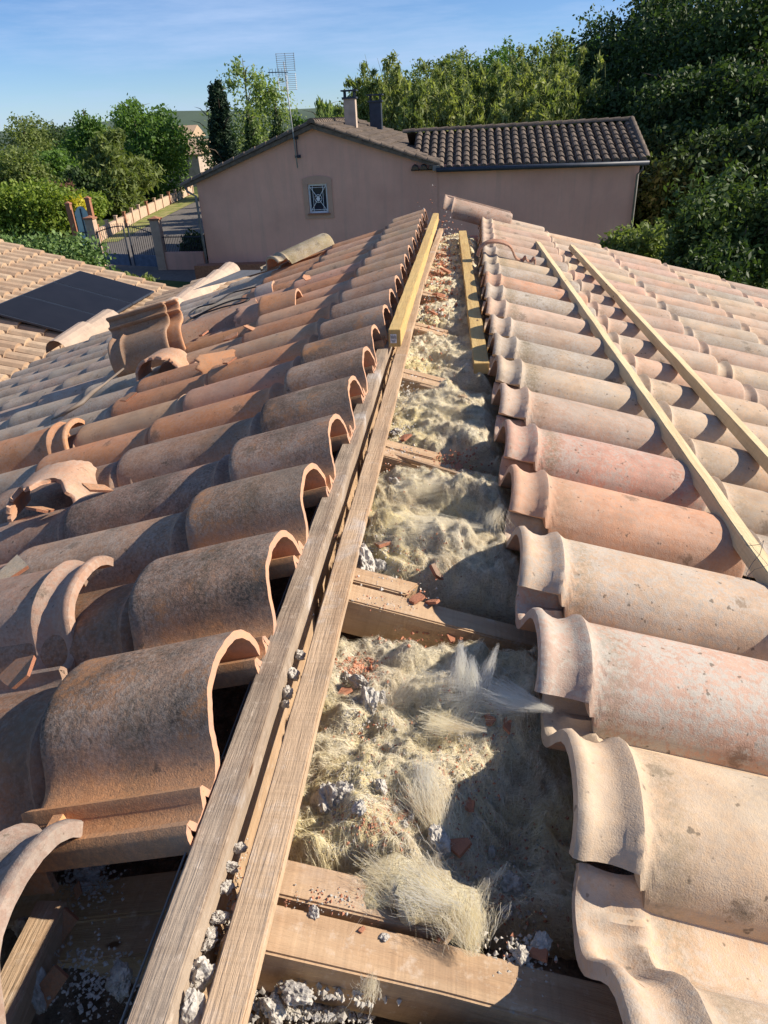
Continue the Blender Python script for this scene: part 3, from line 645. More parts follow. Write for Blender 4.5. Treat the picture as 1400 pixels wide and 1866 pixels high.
bay(7, 4.61, 5.17, -.262, .12, -.872, 'dusty glass wool in eighth bay of the open ridge', 500)
bay(8, 5.28, 6.1, -.262, .12, -.872, 'dusty glass wool in the farthest bay of the open ridge', 300)

# ------------------------------------------------------------------ rubble
def chunk_mesh(seed, n=2):
    bm = bmesh.new(); bmesh.ops.create_icosphere(bm, subdivisions=n + 2, radius=1)
    o3 = Vector((seed * 3.1, seed * 1.7, 0)); r = random.Random(seed); s = (r.uniform(.8, 1.2), r.uniform(.7, 1.0), r.uniform(.55, .85))
    for v in bm.verts:
        p = v.co.copy(); d = 1 + .45 * mnoise.fractal(p * 1.3 + o3, 1, 2, 4) + .16 * mnoise.noise(p * 5 + o3) + .09 * mnoise.noise(p * 13 + o3)
        v.co = Vector((p.x * s[0], p.y * s[1], p.z * s[2])) * d
    me = bpy.data.meshes.new('mortar_chunk'); bm.to_mesh(me); bm.free(); me.materials.append(MORTAR)
    me.polygons.foreach_set('use_smooth', [False] * len(me.polygons)); return me
CH = [chunk_mesh(i) for i in range(7)]
def chunk(u, v, z, r, label, group='mortar lumps in the open ridge'):
    p = settle(u, v, z) + Vector((0, 0, r * .35)) if hz(u, v, z).x > -.222 else hz(u, v, z)
    o = link(bpy.data.objects.new('mortar_chunk', CH[rnd.randrange(7)])); o.location = p; r *= .98; o.scale = (r * rnd.uniform(.8, 1.2), r * rnd.uniform(.8, 1.1), r * .9); o.rotation_euler = (rnd.uniform(0, 6), rnd.uniform(0, 6), rnd.uniform(0, 6))
    return tag(o, label, 'mortar lump', group)
def shard_mesh(seed, curved=True, ridged=False):
    r = random.Random(seed); n = r.randint(4, 6); pts = []
    for i in range(n): a = 2 * math.pi * (i + r.uniform(-.3, .3)) / n; q = r.uniform(.65, 1.1); pts.append((math.cos(a) * q, math.sin(a) * q * .72))
    k = .25 if curved else 0
    bm = bmesh.new(); t = [bm.verts.new((x, y, -k * y * y)) for x, y in pts]; b = [bm.verts.new((x * .93, y * .93, -k * y * y - .26)) for x, y in pts]
    bm.faces.new(t); bm.faces.new(b[::-1])
    for i in range(n): bm.faces.new((t[i], b[i], b[(i + 1) % n], t[(i + 1) % n]))
    bmesh.ops.recalc_face_normals(bm, faces=bm.faces)
    me = bpy.data.meshes.new('tile_shard'); bm.to_mesh(me); bm.free(); me.materials.append(TILE); me.materials.append(SHARD)
    for i, p in enumerate(me.polygons): p.material_index = 0 if i == 0 else 1
    return me
SH = [shard_mesh(i) for i in range(8)]
def shard(u, v, z, r, label, col=SALMON, rot=None, stain=.3, flip=False, group='broken tile pieces in the open ridge'):
    o = link(bpy.data.objects.new('tile_shard', SH[rnd.randrange(8)])); o.location = settle(u, v, z) + Vector((0, 0, r * .3)) if hz(u, v, z).x > -.222 else hz(u, v, z); o.scale = (r, r, r * .9)
    o.rotation_euler = rot or (rnd.uniform(-.5, .5) + (math.pi if flip else 0), rnd.uniform(-.5, .5), rnd.uniform(0, 6)); o.color = tuple(col) + (1,); o['stain'] = stain; o['lichen'] = .2; o['band'] = 0.0
    return tag(o, label, 'tile piece', group)
# lumps in the groove between the two ridge boards
gl = 'mortar lumps wedged between the ridge boards'
for (u, v, r, l) in [(548, 1195, .013, 'round grey lump in groove, farthest up by the plank'), (535, 1228, .014, 'grey lump in groove just below the farthest one'), (524, 1262, .011, 'small grey lump in groove below two larger ones'), (520, 1283, .008, 'smallest mortar lump of the upper groove group'),
                     (437, 1545, .010, 'brownish lump in groove beside lime-stained plank'), (421, 1580, .011, 'upright pale lump in groove under the brownish one'), (413, 1617, .009, 'pale lump in groove, middle of the lower row'), (398, 1672, .011, 'pale angular lump in groove above the two grey ones'), (382, 1702, .010, 'pitted grey lump in groove, second above the largest'), (377, 1722, .010, 'pitted grey lump in groove touching the largest'), (365, 1778, .021, 'largest grey mortar lump in the groove near the bottom edge'), (352, 1850, .017, 'grey lump in groove at the bottom edge of the picture')]:
    chunk(u, v, -.815, r, l, gl)
shard(432, 1652, -.81, .010, 'small red chip lying in the groove', SALMON); shard(612, 975, -.805, .008, 'tiny red chip on the groove by the sixth tile', SALMON)
# lumps and shards on the wool
for (u, v, r, l) in [(740, 722, .020, 'crumbly pale lump on far wool by the plank'), (718, 885, .020, 'round speckled lump on the yellow wool beside the plank'), (722, 790, .018, 'crumbly mortar heap beside the ribbed red piece'), (665, 1030, .030, 'big grey mortar lump at the foot of third bay'), (690, 1040, .020, 'grey lump leaning on the big mortar lump'),
                     (632, 1240, .013, 'pale lump left of the red crumb heap'), (655, 1250, .016, 'pale lump under the red crumb heap'), (672, 1285, .022, 'large grey lump beside the bluish one'), (694, 1278, .014, 'bluish grey lump in second bay'), (596, 1276, .007, 'tiny pale lump beside plank in second bay'),
                     (695, 1437, .014, 'white upright lump in the middle of second bay'), (595, 1470, .026, 'crumbly pale heap of mortar beside plank in second bay'), (630, 1455, .020, 'pale heap next to the crumbly one in second bay'), (655, 1475, .012, 'pale pebble right of the mortar heaps'), (720, 1480, .008, 'small pebble at end of the pebble trail'), (748, 1495, .008, 'white pebble beside shaded hollow'), (736, 1505, .007, 'lowest pebble in the trail'),
                     (800, 1540, .018, 'pale lump in the shade below hanging wool tuft'), (932, 1620, .020, 'large pale lump in the deep shade at right'), (950, 1745, .014, 'pale lump in shade beside last right tile'), (985, 1725, .013, 'pinkish lump in shade nearest the right tiles'), (922, 1665, .012, 'lump in shade just below the large pale one'), (895, 1555, .009, 'small lump in shade near the lone straw'),
                     (540, 1815, .018, 'pale lump in nearest bay under the rafter'), (575, 1830, .016, 'second pale lump in nearest bay'), (620, 1840, .020, 'brownish pale heap in nearest bay'), (500, 1845, .018, 'lump in nearest bay hard against the plank'), (572, 1666, .008, 'tiny lump caught in the slot between two rafters'), (700, 1709, .006, 'white grain caught in the slot between two rafters')]:
    chunk(u, v, -.945 if (u > 840 and v > 1500) else -.868 if v > 1150 else -.85, r, l)
for (u, v, r, l, fl) in [(700, 992, .036, 'triangular dark-skinned tile piece beside the big mortar lump', 0), (800, 1045, .032, 'upright dark tile piece standing in the cream wool', 0), (760, 1098, .022, 'pink tile piece resting on the second rafter', 1), (790, 1104, .022, 'reddish tile piece right beside the pink one on second rafter', 1), (738, 805, .030, 'ribbed red tile piece by crumbly mortar', 1), (835, 856, .020, 'pink chip at the end of the broken lath', 1), (630, 1268, .020, 'orange tile chip left of grey lumps', 1),
                         (785, 1160, .020, 'flat pink chip under second rafter', 1), (820, 1166, .016, 'orange chip right of the flat pink chip', 1), (892, 1318, .016, 'red chip under the white tuft', 1), (925, 1330, .018, 'brown chip in shade under the white tuft', 1), (855, 1475, .020, 'red chip in shade beside the hanging tuft', 1), (835, 1550, .024, 'long red chip in the deep shade', 1), (890, 1050, .012, 'pink flake on shaded wool', 1), (812, 500, .05, 'red chips on far wool between beam and yellow timber', 1), (800, 545, .05, 'second far red chip in open ridge', 1), (790, 575, .03, 'third far red chip in open ridge', 1), (985, 1745, .020, 'pointed tile piece in the shade near bottom right', 1), (660, 1696, .007, 'small orange grain on rafter slot', 1), (518, 1600, .006, 'orange sliver on the first rafter by the plank', 1)]:
    shard(u, v, -.935 if (u > 840 and v > 1450) else -.862 if v > 1150 else -.845, r, l, SALMON if fl else (.28, .19, .14), None if l.find('upright') < 0 else (.9, .5, 1.2), .25, fl)
# bottom left hole
gh = 'rubble in the hole at bottom left'
for (u, v, r, l) in [(160, 1590, .016, 'grey mortar crust in bottom left hole, upper part'), (178, 1575, .012, 'grey crust lump touching tile ribs in bottom left hole'), (150, 1615, .012, 'grey crust lump above the long red chip'), (60, 1800, .022, 'white mortar lump on the floor of bottom left hole'), (218, 1790, .018, 'shaded lump under the left beams'), (40, 1690, .014, 'small pale lump left of worn batten')]:
    chunk(u, v, -.93, r, l, gh)
for (u, v, r, l) in [(110, 1690, .035, 'long orange tile chip beside worn batten'), (92, 1795, .032, 'orange tile chip standing by the white lump'), (140, 1625, .014, 'small orange chip in grey mortar crust')]:
    shard(u, v, -.92, r, l, ORANGE, (.3, -.9, 1.3), .1, True, gh)
# countless crumbs
V = []; Fc = []; FM = []; r = random.Random(3)
def crumb(p, s, mi):
    b = len(V); q = [Vector((r.gauss(0, 1), r.gauss(0, 1), r.gauss(0, 1))).normalized() * s * r.uniform(.6, 1.2) for _ in range(6)]
    q = [Vector((s, 0, 0)), Vector((-s, 0, 0)), Vector((0, s, 0)), Vector((0, -s, 0)), Vector((0, 0, s)), Vector((0, 0, -s))]
    for w_ in q: V.append(tuple(Vector(p) + w_ * r.uniform(.55, 1.2) + Vector((r.gauss(0, .2), r.gauss(0, .2), r.gauss(0, .2))) * s))
    for f in ((0, 2, 4), (2, 1, 4), (1, 3, 4), (3, 0, 4), (2, 0, 5), (1, 2, 5), (3, 1, 5), (0, 3, 5)): Fc.append(tuple(b + i for i in f)); FM.append(mi)
spots = [(700, 1330, 60, 60, 160, 2, .003), (840, 1420, 50, 60, 160, 2, .003), (720, 850, 50, 40, 160, 2, .003), (760, 1010, 60, 40, 200, 2, .003), (760, 640, 50, 40, 200, 2, .005), (410, 1700, 16, 110, 220, 0, .002), (420, 1500, 14, 90, 120, 2, .002), (700, 1100, 70, 14, 120, 2, .0025), (620, 1640, 90, 20, 90, 2, .002), (690, 1560, 70, 14, 90, 0, .002), (795, 450, 25, 50, 300, 2, .010), (660, 1225, 26, 16, 90, 1, .0035), (650, 1215, 25, 14, 70, 1, .005), (690, 1470, 70, 28, 260, 2, .003), (645, 1440, 34, 34, 260, 0, .003), (700, 1500, 60, 30, 160, 1, .003), (560, 1840, 90, 25, 400, 0, .0045), (640, 1290, 26, 50, 120, 0, .0025), (900, 1600, 80, 90, 260, 2, .0035), (950, 1740, 40, 60, 120, 0, .004), (730, 790, 25, 22, 160, 0, .004), (735, 715, 22, 20, 120, 0, .004), (830, 840, 35, 14, 90, 1, .005), (800, 500, 30, 40, 260, 1, .010), (790, 560, 30, 30, 200, 2, .009), (800, 460, 25, 30, 160, 2, .012), (680, 1020, 30, 30, 120, 0, .004), (160, 1600, 40, 40, 200, 0, .003), (150, 1780, 70, 50, 200, 0, .003), (430, 1600, 22, 120, 160, 2, .002), (650, 1010, 20, 60, 60, 2, .003), (880, 1330, 60, 60, 160, 2, .003), (760, 1160, 50, 10, 60, 1, .004)]
for (u, v, su, sv, n, mi, s) in spots:
    for _ in range(int(n * 2.0)):
        uu = r.gauss(u, su * .75); vv = r.gauss(v, sv * .75); z = -.955 if (u > 840 and v > 1500) else -.872 if v > 1150 else -.852
        if u < 200: z = -.93
        pc_ = hz(uu, vv, z)
        if pc_.x > -.222: pc_ = settle(uu, vv, z) + Vector((0, 0, .001))
        crumb(pc_ + Vector((0, 0, r.uniform(-.001, .001))), s * .85 * r.uniform(.35, 1.3) ** 1.3, mi if mi < 2 else r.randrange(2))
o = obj('rubble_crumbs', V, Fc, None, None, False, [MORTAR, SHARD], FM); tag(o, 'pale and red crumbs scattered over wool and boards in the open ridge', 'rubble', None, 'stuff')

# ------------------------------------------------------------------ loose tiles
def loose(label, me, loc, rot, col, st=.2, li=.3, band=.3, group=None, name='loose_tile'):
    o = link(bpy.data.objects.new(name, me)); o.location = loc; o.rotation_euler = rot if isinstance(rot, Euler) else Euler(rot); o.color = tuple(col) + (1,); o['stain'] = st; o['lichen'] = li; o['band'] = band
    return tag(o, label, 'loose tile', group)
def basis(xd, zd):
    X = Vector(xd).normalized(); Z = Vector(zd); Z = (Z - X * Z.dot(X)).normalized(); Y = Z.cross(X); return Matrix((X, Y, Z)).transposed().to_euler()
LGp = 'loose and broken tiles lying on the left slope'
nL = Vector((-math.sin(R(17.5)), 0, math.cos(R(17.5)))); dL = Vector((-math.cos(R(17.5)), 0, -math.sin(R(17.5))))
def place(label, me, P_, u, xd, zd, col, st=.2, li=.3, band=.2, group=LGp, name='loose_tile'):
    """the crest at length u of the tile lies at P_"""
    e = basis(xd, zd); return loose(label, me, Vector(P_) - e.to_matrix() @ Vector((u, 0, .099)), e, col, st, li, band, group, name)
tl_ = tile_mesh
place('whole tile with thick collar ring lying on third course of left slope', tl_('loose_tile', .5, 0, True, .015, seed=31), hl(142, 1050, .035), .01, dL + Vector((0, .03, .07)), nL + Vector((.05, -.10, 0)), (.40, .26, .19), .5, .3)
place('collared tile at bottom left corner, its ring arching over the open hole', tl_('loose_tile', .5, 0, True, .016, seed=44), hl(26, 1592, -.01), .01, dL + Vector((0, .0, .03)), nL + Vector((0, .05, 0)), (.36, .26, .21), .4, .35)
place('broken orange tile with pale arched rim, farther of the pair at left edge', tl_('loose_tile', .40, 0, True, .015, seed=32), hl(124, 773, .035), .01, dL + Vector((0, -.05, .06)), nL + Vector((0, -.1, 0)), ORANGE, .15, .2)
place('upturned broken arch with dark mouth towards viewer at left edge', tl_('loose_tile', .20, 0, False, .015, brk0=.05, brk1=.07, seed=33, yr=(0, 36)), hl(66, 882, .07), .19, (.25, -.95, .12), (-.12, .1, 1), (.50, .32, .22), .25, .35)
b4 = tl_('loose_tile', .36, 0, True, .014, seed=34)
st_ = hl(240, 668, .0) + Vector((0, 0, .02))
place('upright brown tile standing on its long edge, front of standing pair', b4, st_ + Vector((.0, 0, .05)), .12, (1, .02, .24), (-.10, -.93, .33), (.36, .22, .135), .3, .2)
place('upright orange tile directly behind the front standing tile', b4, st_ + Vector((.06, .06, .05)), .12, (1, .06, .25), (-.10, -.93, .33), ORANGE, .1, .2)
place('wide broken tile with dark mouth and curled rim, in front of standing pair', tl_('loose_tile', .24, 0, False, .015, brk0=.03, brk1=.04, seed=35), hl(278, 650, .075), .23, (.10, -.97, .10), (-.16, .1, 1), (.52, .30, .18), .25, .35)
place('small arched offcut right behind the standing pair', tl_('loose_tile', .30, 0, False, .014, cut=True, seed=36), hl(328, 600, .03), .0, dL + Vector((0, .1, .03)), nL, ORANGE, .1, .2)
place('ribbed fragment lying upside down right of the standing pair', tl_('loose_tile', .16, 0, False, .014, brk0=.04, brk1=.04, seed=37, yr=(18, 52)), hl(385, 640, .03), .08, (-.8, -.5, .0), (.2, -.3, 1), ORANGE, .1, .1)
place('tilted sawn piece mid slope showing its S-shaped edge to the right', tl_('loose_tile', .22, 0, False, .014, cut=True, seed=38), hl(538, 536, .03), .0, dL + Vector((.0, .0, .12)), nL + Vector((.0, -.45, 0)), ORANGE, .08, .15)
place('long orange tile laid askew under the black cable', tl_('loose_tile', .50, 0, False, .014, cut=True, seed=39), hl(466, 545, .05), .0, dL + Vector((.0, -.30, .05)), nL, (.46, .28, .19), .2, .3)
place('thin curved piece resting between askew tile and tilted sawn piece', tl_('loose_tile', .22, 0, False, .014, brk1=.04, brk0=.04, seed=40, yr=(5, 52)), hl(492, 552, .03), .0, dL + Vector((.0, .15, .10)), nL + Vector((0, -.2, 0)), SALMON, .1, .15)
place('small ribbed end piece lying behind the askew tile', tl_('loose_tile', .14, 0, False, .014, cut=True, seed=41, yr=(15, 52)), hl(498, 512, .02), .0, dL, nL, (.5, .4, .33), .1, .5)
P1, P2 = hl(494, 468, .115), hl(590, 424, .115)
place('mossy yellow-grey collared tile lying across far edge of left slope', MF[0], P1, .01, P2 - P1, nL + Vector((0, -.1, .1)), (.40, .34, .20), .45, .6, 1.0)
P1, P2 = hy(812, 361, 6.55), hy(930, 392, 6.55)
place('brown collared tile capping the far end of the open ridge', tl_('loose_tile', .60, 0, True, .015, seed=46), P1, .01, P2 - P1, (.2, -.35, 1), (.40, .26, .19), .25, .45, .3, None)
place('narrow wavy tile strip lying across heads of right slope tiles', tl_('tile_fragment', .07, 0, False, .014, brk0=.02, brk1=.02, seed=43), hr(908, 449, .06), .04, (.02, -1, .0), (.12, 0, 1), (.42, .22, .14), .25, .2, 0, None, 'tile_fragment').delta_location = (0, 0, .035)
sh = link(bpy.data.objects.new('tile_shard', SH[2])); sh.location = hl(12, 1040, .03); sh.scale = (.07, .07, .04); sh.rotation_euler = (.2, -.3, .4); sh.color = (.5, .42, .3, 1); sh['stain'] = .2; sh['lichen'] = .5; sh['band'] = 0.0
tag(sh, 'pale splinter of tile at the left picture edge above collared tile', 'tile piece')
for (u, v, r_, l) in [(372, 605, .055, 'small orange shard right of the little arched offcut'), (420, 612, .05, 'flat orange shard below the long askew tile'), (455, 596, .045, 'thin orange shard between askew tile and standing S piece'), (232, 722, .05, 'orange shard leaning below the standing pair'), (415, 655, .05, 'bright clay shard at the end of the curled tile'), (560, 505, .045, 'short orange stub above tilted sawn piece'), (75, 925, .05, 'pale clay flake under the broken arch'), (180, 888, .05, 'buff flake at right end of the broken arch'), (28, 1225, .05, 'pinkish flake in front of the nearest loose tile')]:
    o = link(bpy.data.objects.new('tile_shard', SH[rnd.randrange(8)])); o.location = hl(u, v, .015); o.scale = (r_, r_, r_ * .6); o.rotation_euler = (rnd.uniform(-.5, .5), rnd.uniform(-.6, .2), rnd.uniform(0, 6)); o.color = jit(ORANGE) + (1,); o['stain'] = .1; o['lichen'] = .3; o['band'] = 0.0
    tag(o, l, 'tile piece', 'broken tile pieces on the left slope')
# cable on the left slope
cb = MB(); pts = []
for (u, v, h) in [(330, 600, .0), (345, 583, .02), (370, 570, .03), (400, 556, .045), (430, 546, .055), (455, 544, .05), (440, 552, .05), (405, 560, .05), (370, 572, .045), (352, 580, .04), (345, 572, .05), (362, 560, .055), (392, 552, .05), (420, 535, .03), (445, 528, .02), (470, 522, .01)]: pts.append(hl(u, v, h))
sp = []
for i in range(len(pts) - 1):
    a, b, c_, d_ = pts[max(i - 1, 0)], pts[i], pts[i + 1], pts[min(i + 2, len(pts) - 1)]
    for q in range(5):
        t = q / 5; sp.append(.5 * ((2 * b) + (-a + c_) * t + (2 * a - 5 * b + 4 * c_ - d_) * t * t + (-a + 3 * b - 3 * c_ + d_) * t ** 3))
cb.tube(sp, .0055, 6); tag(cb.build('cable', CABLE, None, True), 'loop of black cable lying on the left slope beside orange loose tiles', 'cable')
cb = MB(); cb.tube([hl(225, 672, .02), hl(190, 700, .03), hl(168, 715, .035), hl(150, 733, .03), hl(120, 752, .02), hl(95, 764, .0)], [.006, .006, .012, .012, .010, .004], 6)
tag(cb.build('cable', simple('grey sheath', (.20, .16, .13, 1), .6), None, True), 'thin greyish cable snaking below the standing tile pair', 'cable')
# wire on the batten
cb = MB(); q = [hr(a, b, h) for a, b, h in [(1352, 975, .05), (1362, 995, .07), (1385, 992, .08), (1392, 985, .09), (1385, 1010, .07), (1372, 1025, .04), (1360, 1045, .03), (1368, 1058, .02)]]
cb.tube(q, .0006, 4); q = [hr(a, b, h) for a, b, h in [(1366, 990, .06), (1400, 1030, .06), (1375, 1038, .04), (1358, 1055, .02)]]; cb.tube(q, .0005, 4)
tag(cb.build('wire', IRON, None, True), 'thin twisted dark wire caught on the nearer batten', 'wire')

# ------------------------------------------------------------------ barrel tile fields for the other roofs
def field(org, along, down, na, nd, sa, sdn, mat, name, parent, cap=None, seed=0, rad=.45, skip=None, seg=6):
    """rows of barrel tiles: org top corner, along = unit vector across, down = unit vector down the slope"""
    A, D = Vector(along).normalized(), Vector(down).normalized(); N = A.cross(D).normalized()
    if N.z < 0: N = -N
    b = MB(); r = random.Random(seed); O = Vector(org)
    w = sa * na; L = sdn * nd
    b.add([O - N * .03, O + A * w - N * .03, O + A * w + D * L - N * .03, O + D * L - N * .03], [(0, 1, 2, 3)])
    for i in range(na):
        for j in range(nd):
            if skip and skip(i, j): continue
            c0 = O + A * (sa * (i + .5)) + D * (sdn * j) + N * .0; jj = r.uniform(-.03, .03) * sa; vs = []
            Lt = sdn * 1.12
            for (u, rr, h) in ((0, rad * .86, -.02), (Lt, rad, .035)):
                for s in range(seg + 1):
                    th = math.pi * s / seg; vs.append(c0 + D * u + A * (math.cos(th) * rr * sa + jj) + N * (math.sin(th) * rr * sa * .95 + h * sa * 2))
            n = seg + 1; fs = [(s, s + 1, n + s + 1, n + s) for s in range(seg)] + [tuple(range(n, 2 * n))]
            b.add(vs, fs)
    return b.build(name, mat, parent, False)
def caps(pts, r, L, mat, name, parent, seg=8):
    b = MB(); 
    for a, c_ in zip(pts[:-1], pts[1:]):
        a, c_ = Vector(a), Vector(c_); n = max(1, round((c_ - a).length / L)); X = (c_ - a).normalized(); Y = Vector((0, 0, 1)).cross(X).normalized(); Z = X.cross(Y)
        for i in range(n):
            vs = []
            for (t, rr) in ((i / n, r * 1.06), ((i + 1.12) / n, r * .9)):
                for s in range(seg + 1):
                    th = math.pi * s / seg; vs.append(a.lerp(c_, t) + Y * math.cos(th) * rr + Z * (math.sin(th) * rr + (.012 if rr > r else 0)))
            m_ = seg + 1; b.add(vs, [(s, s + 1, m_ + s + 1, m_ + s) for s in range(seg)] + [tuple(range(m_))])
    return b.build(name, mat, parent, False)

# side wing with the cream ridge
wg = thing('side_wing', 'lower roof with cream ridge tiles beyond far left edge of near roof', 'roof', (0, 0, 0))
hR = 1.60; xr = -1.946 * hR; zr = -hR - .14
dn = Vector((1, 0, -math.tan(R(16)))); dnl = Vector((-1, 0, -math.tan(R(17.5))))
field((xr, 5.9, zr - .05), (0, 1, 0), dn, 12, 3, .30, .44, FIELD_PALE, 'roof_tiles', wg, seed=5)
field((xr, 6.6, zr - .05), (0, 1, 0), dnl, 10, 2, .30, .44, FIELD_PALE, 'roof_tiles', wg, seed=6)
caps([(xr, 9.6, zr), (xr, 6.0, zr)], .13, .52, CREAM, 'ridge_tiles', wg)
b = MB(); b.box((xr + .15, 7.9, -3.6), (2.0, 3.1, 3.2)); b.build('wall', RENDER, wg)
tag(obj('zinc_valley', [hl(420, 512, -.02), hl(490, 492, -.03), hl(445, 500, .0) + Vector((-.3, .9, -.12)), hl(395, 520, .0) + Vector((-.4, .4, -.12))], [(0, 1, 2, 3)], ZINC), 'grey zinc valley sheet behind the mossy tile', 'flashing')
lp = caps([hl(205, 592, -.05), hl(112, 642, -.05)], .15, .42, CREAM, 'ridge_tile', None)
tag(lp, 'cream ridge tiles ending in an open mouth on far left slope', 'ridge tiles')

# ------------------------------------------------------------------ low roof with solar panels
lb_ = thing('low_building', 'low outbuilding with pale canal tile roof carrying dark solar panels', 'building', (0, 0, 0))
ds = Vector((math.cos(R(16.5)), 0, -math.sin(R(16.5)))); zs = lambda x: -2.90 - math.tan(R(16.5)) * (x + 7.5)
pt = lambda x, y, h=0: Vector((x, y, zs(x) + h))
yv = 15.75
field(pt(-12.0, yv - 24 * .30), (0, 1, 0), ds, 24, 15, .30, .46, FIELD_PALE, 'roof_tiles', lb_, seed=9)
b = MB(); b.box((-8.9, yv - 3.7, (-3.95 + GZ) / 2), (5.8, 6.6, -3.95 - GZ)); b.build('wall', RENDER, lb_)
n3 = ds.cross(Vector((0, 1, 0))); n3 = n3 if n3.z > 0 else -n3
for k, l in enumerate(['dark solar panel farthest from viewer, by the roof verge', 'middle one of three dark solar panels', 'nearest dark solar panel, cut by the left picture edge']):
    y1_ = 14.72 - 1.14 * k; y0_ = y1_ - 1.12
    rt = thing('solar_panel', l, 'solar panel', pt(-8.03, y0_, .20), 0, 'solar panels on the low roof')
    b = MB(); M = Matrix((ds, Vector((0, 1, 0)), n3)).transposed()
    b.box(M @ Vector((.8, .56, .0)), (1.6, 1.12, .035), M); b.build('frame', IRON, rt)
    b = MB(); b.box(M @ Vector((.8, .56, .019)), (1.55, 1.07, .006), M); b.build('cells', PANEL, rt)

# ------------------------------------------------------------------ neighbour's house
H = thing('pink_house', 'pink rendered single-storey house with arched window and dark tiled roof', 'house', (0, 27, 0))
def HP(x, y, z): return (x, y - 27, z)
eL, ap, eR, wR = (-9.55, -1.76), (-5.16, -.22), (-.95, -1.56), (5.80, -1.70)
def wallpoly():
    wx0, wx1, wz0, wz1 = -5.53, -4.83, -2.91, -1.95
    # gable wall with a window hole, built as a ring of quads
    b = MB()
    b.add([HP(eL[0], 27, GZ), HP(wx0, 27, GZ), HP(wx0, 27, ap[1] - .14), HP(eL[0], 27, eL[1])], [(0, 1, 2, 3)])
    b.add([HP(wx1, 27, GZ), HP(eR[0], 27, GZ), HP(eR[0], 27, eR[1]), HP(wx1, 27, ap[1] - .12)], [(0, 1, 2, 3)])
    b.add([HP(wx0, 27, GZ), HP(wx1, 27, GZ), HP(wx1, 27, wz0), HP(wx0, 27, wz0)], [(0, 1, 2, 3)])
    b.add([HP(wx0, 27, wz1), HP(wx1, 27, wz1), HP(wx1, 27, ap[1] - .12), HP(-5.16, 27, ap[1]), HP(wx0, 27, ap[1] - .10)], [(0, 1, 2, 3, 4)])
    b.add([HP(eR[0], 27.03, GZ), HP(wR[0], 27.03, GZ), HP(wR[0], 27.03, wR[1] + .02), HP(eR[0], 27.03, eR[1] + .05)], [(0, 1, 2, 3)])
    b.add([HP(wR[0], 27.03, GZ), HP(wR[0], 33.4, GZ), HP(wR[0], 33.4, wR[1]), HP(wR[0], 30.2, -.55), HP(wR[0], 27.03, wR[1] + .02)], [(0, 1, 2, 3, 4)])
    b.add([HP(eL[0], 27, GZ), HP(eL[0], 38, GZ), HP(eL[0], 38, eL[1]), HP(eL[0], 27, eL[1])], [(3, 2, 1, 0)])
    b.add([HP(eL[0], 38, GZ), HP(wR[0], 38, GZ), HP(wR[0], 38, -2), HP(eL[0], 38, -2)], [(0, 1, 2, 3)])
    for (x, z, x2, z2) in ((wx0, wz0, wx0, wz1), (wx0, wz1, wx1, wz1), (wx1, wz1, wx1, wz0), (wx1, wz0, wx0, wz0)): b.add([HP(x, 27, z), HP(x2, 27, z2), HP(x2, 27.22, z2), HP(x, 27.22, z)], [(0, 1, 2, 3)])
    b.build('wall', RENDER, H)
    # trim around the window, arched on top
    t = MB(); tw = .17
    t.box(HP(wx0 - tw / 2, 26.985, (wz0 + wz1) / 2), (tw, .03, wz1 - wz0)); t.box(HP(wx1 + tw / 2, 26.985, (wz0 + wz1) / 2), (tw, .03, wz1 - wz0))
    ar = []; n = 8
    for i in range(n + 1): x = wx0 - tw + (wx1 - wx0 + 2 * tw) * i / n; ar.append((x, wz1 + tw + .09 * (1 - (2 * i / n - 1) ** 2)))
    fr = [HP(x, 26.968, z) for x, z in ar] + [HP(x, 26.968, wz1 + .0005 + (.06 * (1 - (2 * i / n - 1) ** 2) if 0 < i < n else 0) * 0) for i, (x, z) in enumerate(ar)]
    t.add(fr, [(i, i + 1, n + 2 + i, n + 1 + i) for i in range(n)]); t.box(HP((wx0 + wx1) / 2, 26.985, wz0 - tw / 2 - .002), (wx1 - wx0 + .34, .03, tw))
    t.build('window_surround', RENDER_TRIM, H)
    s = MB(); s.box(HP((wx0 + wx1) / 2, 26.95, wz0 - .02), (wx1 - wx0 + .1, .09, .045)); s.build('window_sill', BRICK, H)
    wn = MB(); cxw, czw = (wx0 + wx1) / 2, (wz0 + wz1) / 2; ww, wh = wx1 - wx0 - .012, wz1 - wz0 - .012
    for sx in (-1, 1): wn.box(HP(cxw + sx * (ww / 2 - .03), 27.08, czw), (.06, .06, wh))
    for sz in (-1, 1): wn.box(HP(cxw, 27.082, czw + sz * (wh / 2 - .03)), (ww - .12, .06, .06))
    W_ = wn.build('window', WHITE, H)
    g = MB(); g.box(HP(cxw, 27.12, czw), (ww - .1, .01, wh - .1)); g.build('pane', GLASS, W_)
    gr_ = MB(); hw, hh = ww / 2 - .02, wh / 2 - .02
    for sx in (-1, 1): gr_.tube([HP(cxw + sx * hw, 27.02, czw - hh), HP(cxw + sx * hw, 27.02, czw + hh)], .011, 5); gr_.tube([HP(cxw + sx * hw * .55, 27.02, czw - hh), HP(cxw + sx * hw * .55, 27.02, czw + hh)], .009, 5)
    gr_.tube([HP(cxw - hw, 27.02, czw - hh), HP(cxw + hw, 27.02, czw + hh)], .011, 5); gr_.tube([HP(cxw + hw, 27.02, czw - hh), HP(cxw - hw, 27.02, czw + hh)], .011, 5)
    for q in (-1, 1): gr_.tube([HP(cxw - hw, 27.02, czw + q * hh * .8), HP(cxw + hw, 27.02, czw + q * hh * .8)], .009, 5)
    gr_.tube([HP(cxw + .13 * math.cos(a * math.pi / 6), 27.015, czw + .13 * math.sin(a * math.pi / 6)) for a in range(13)], .010, 5, cap=False)
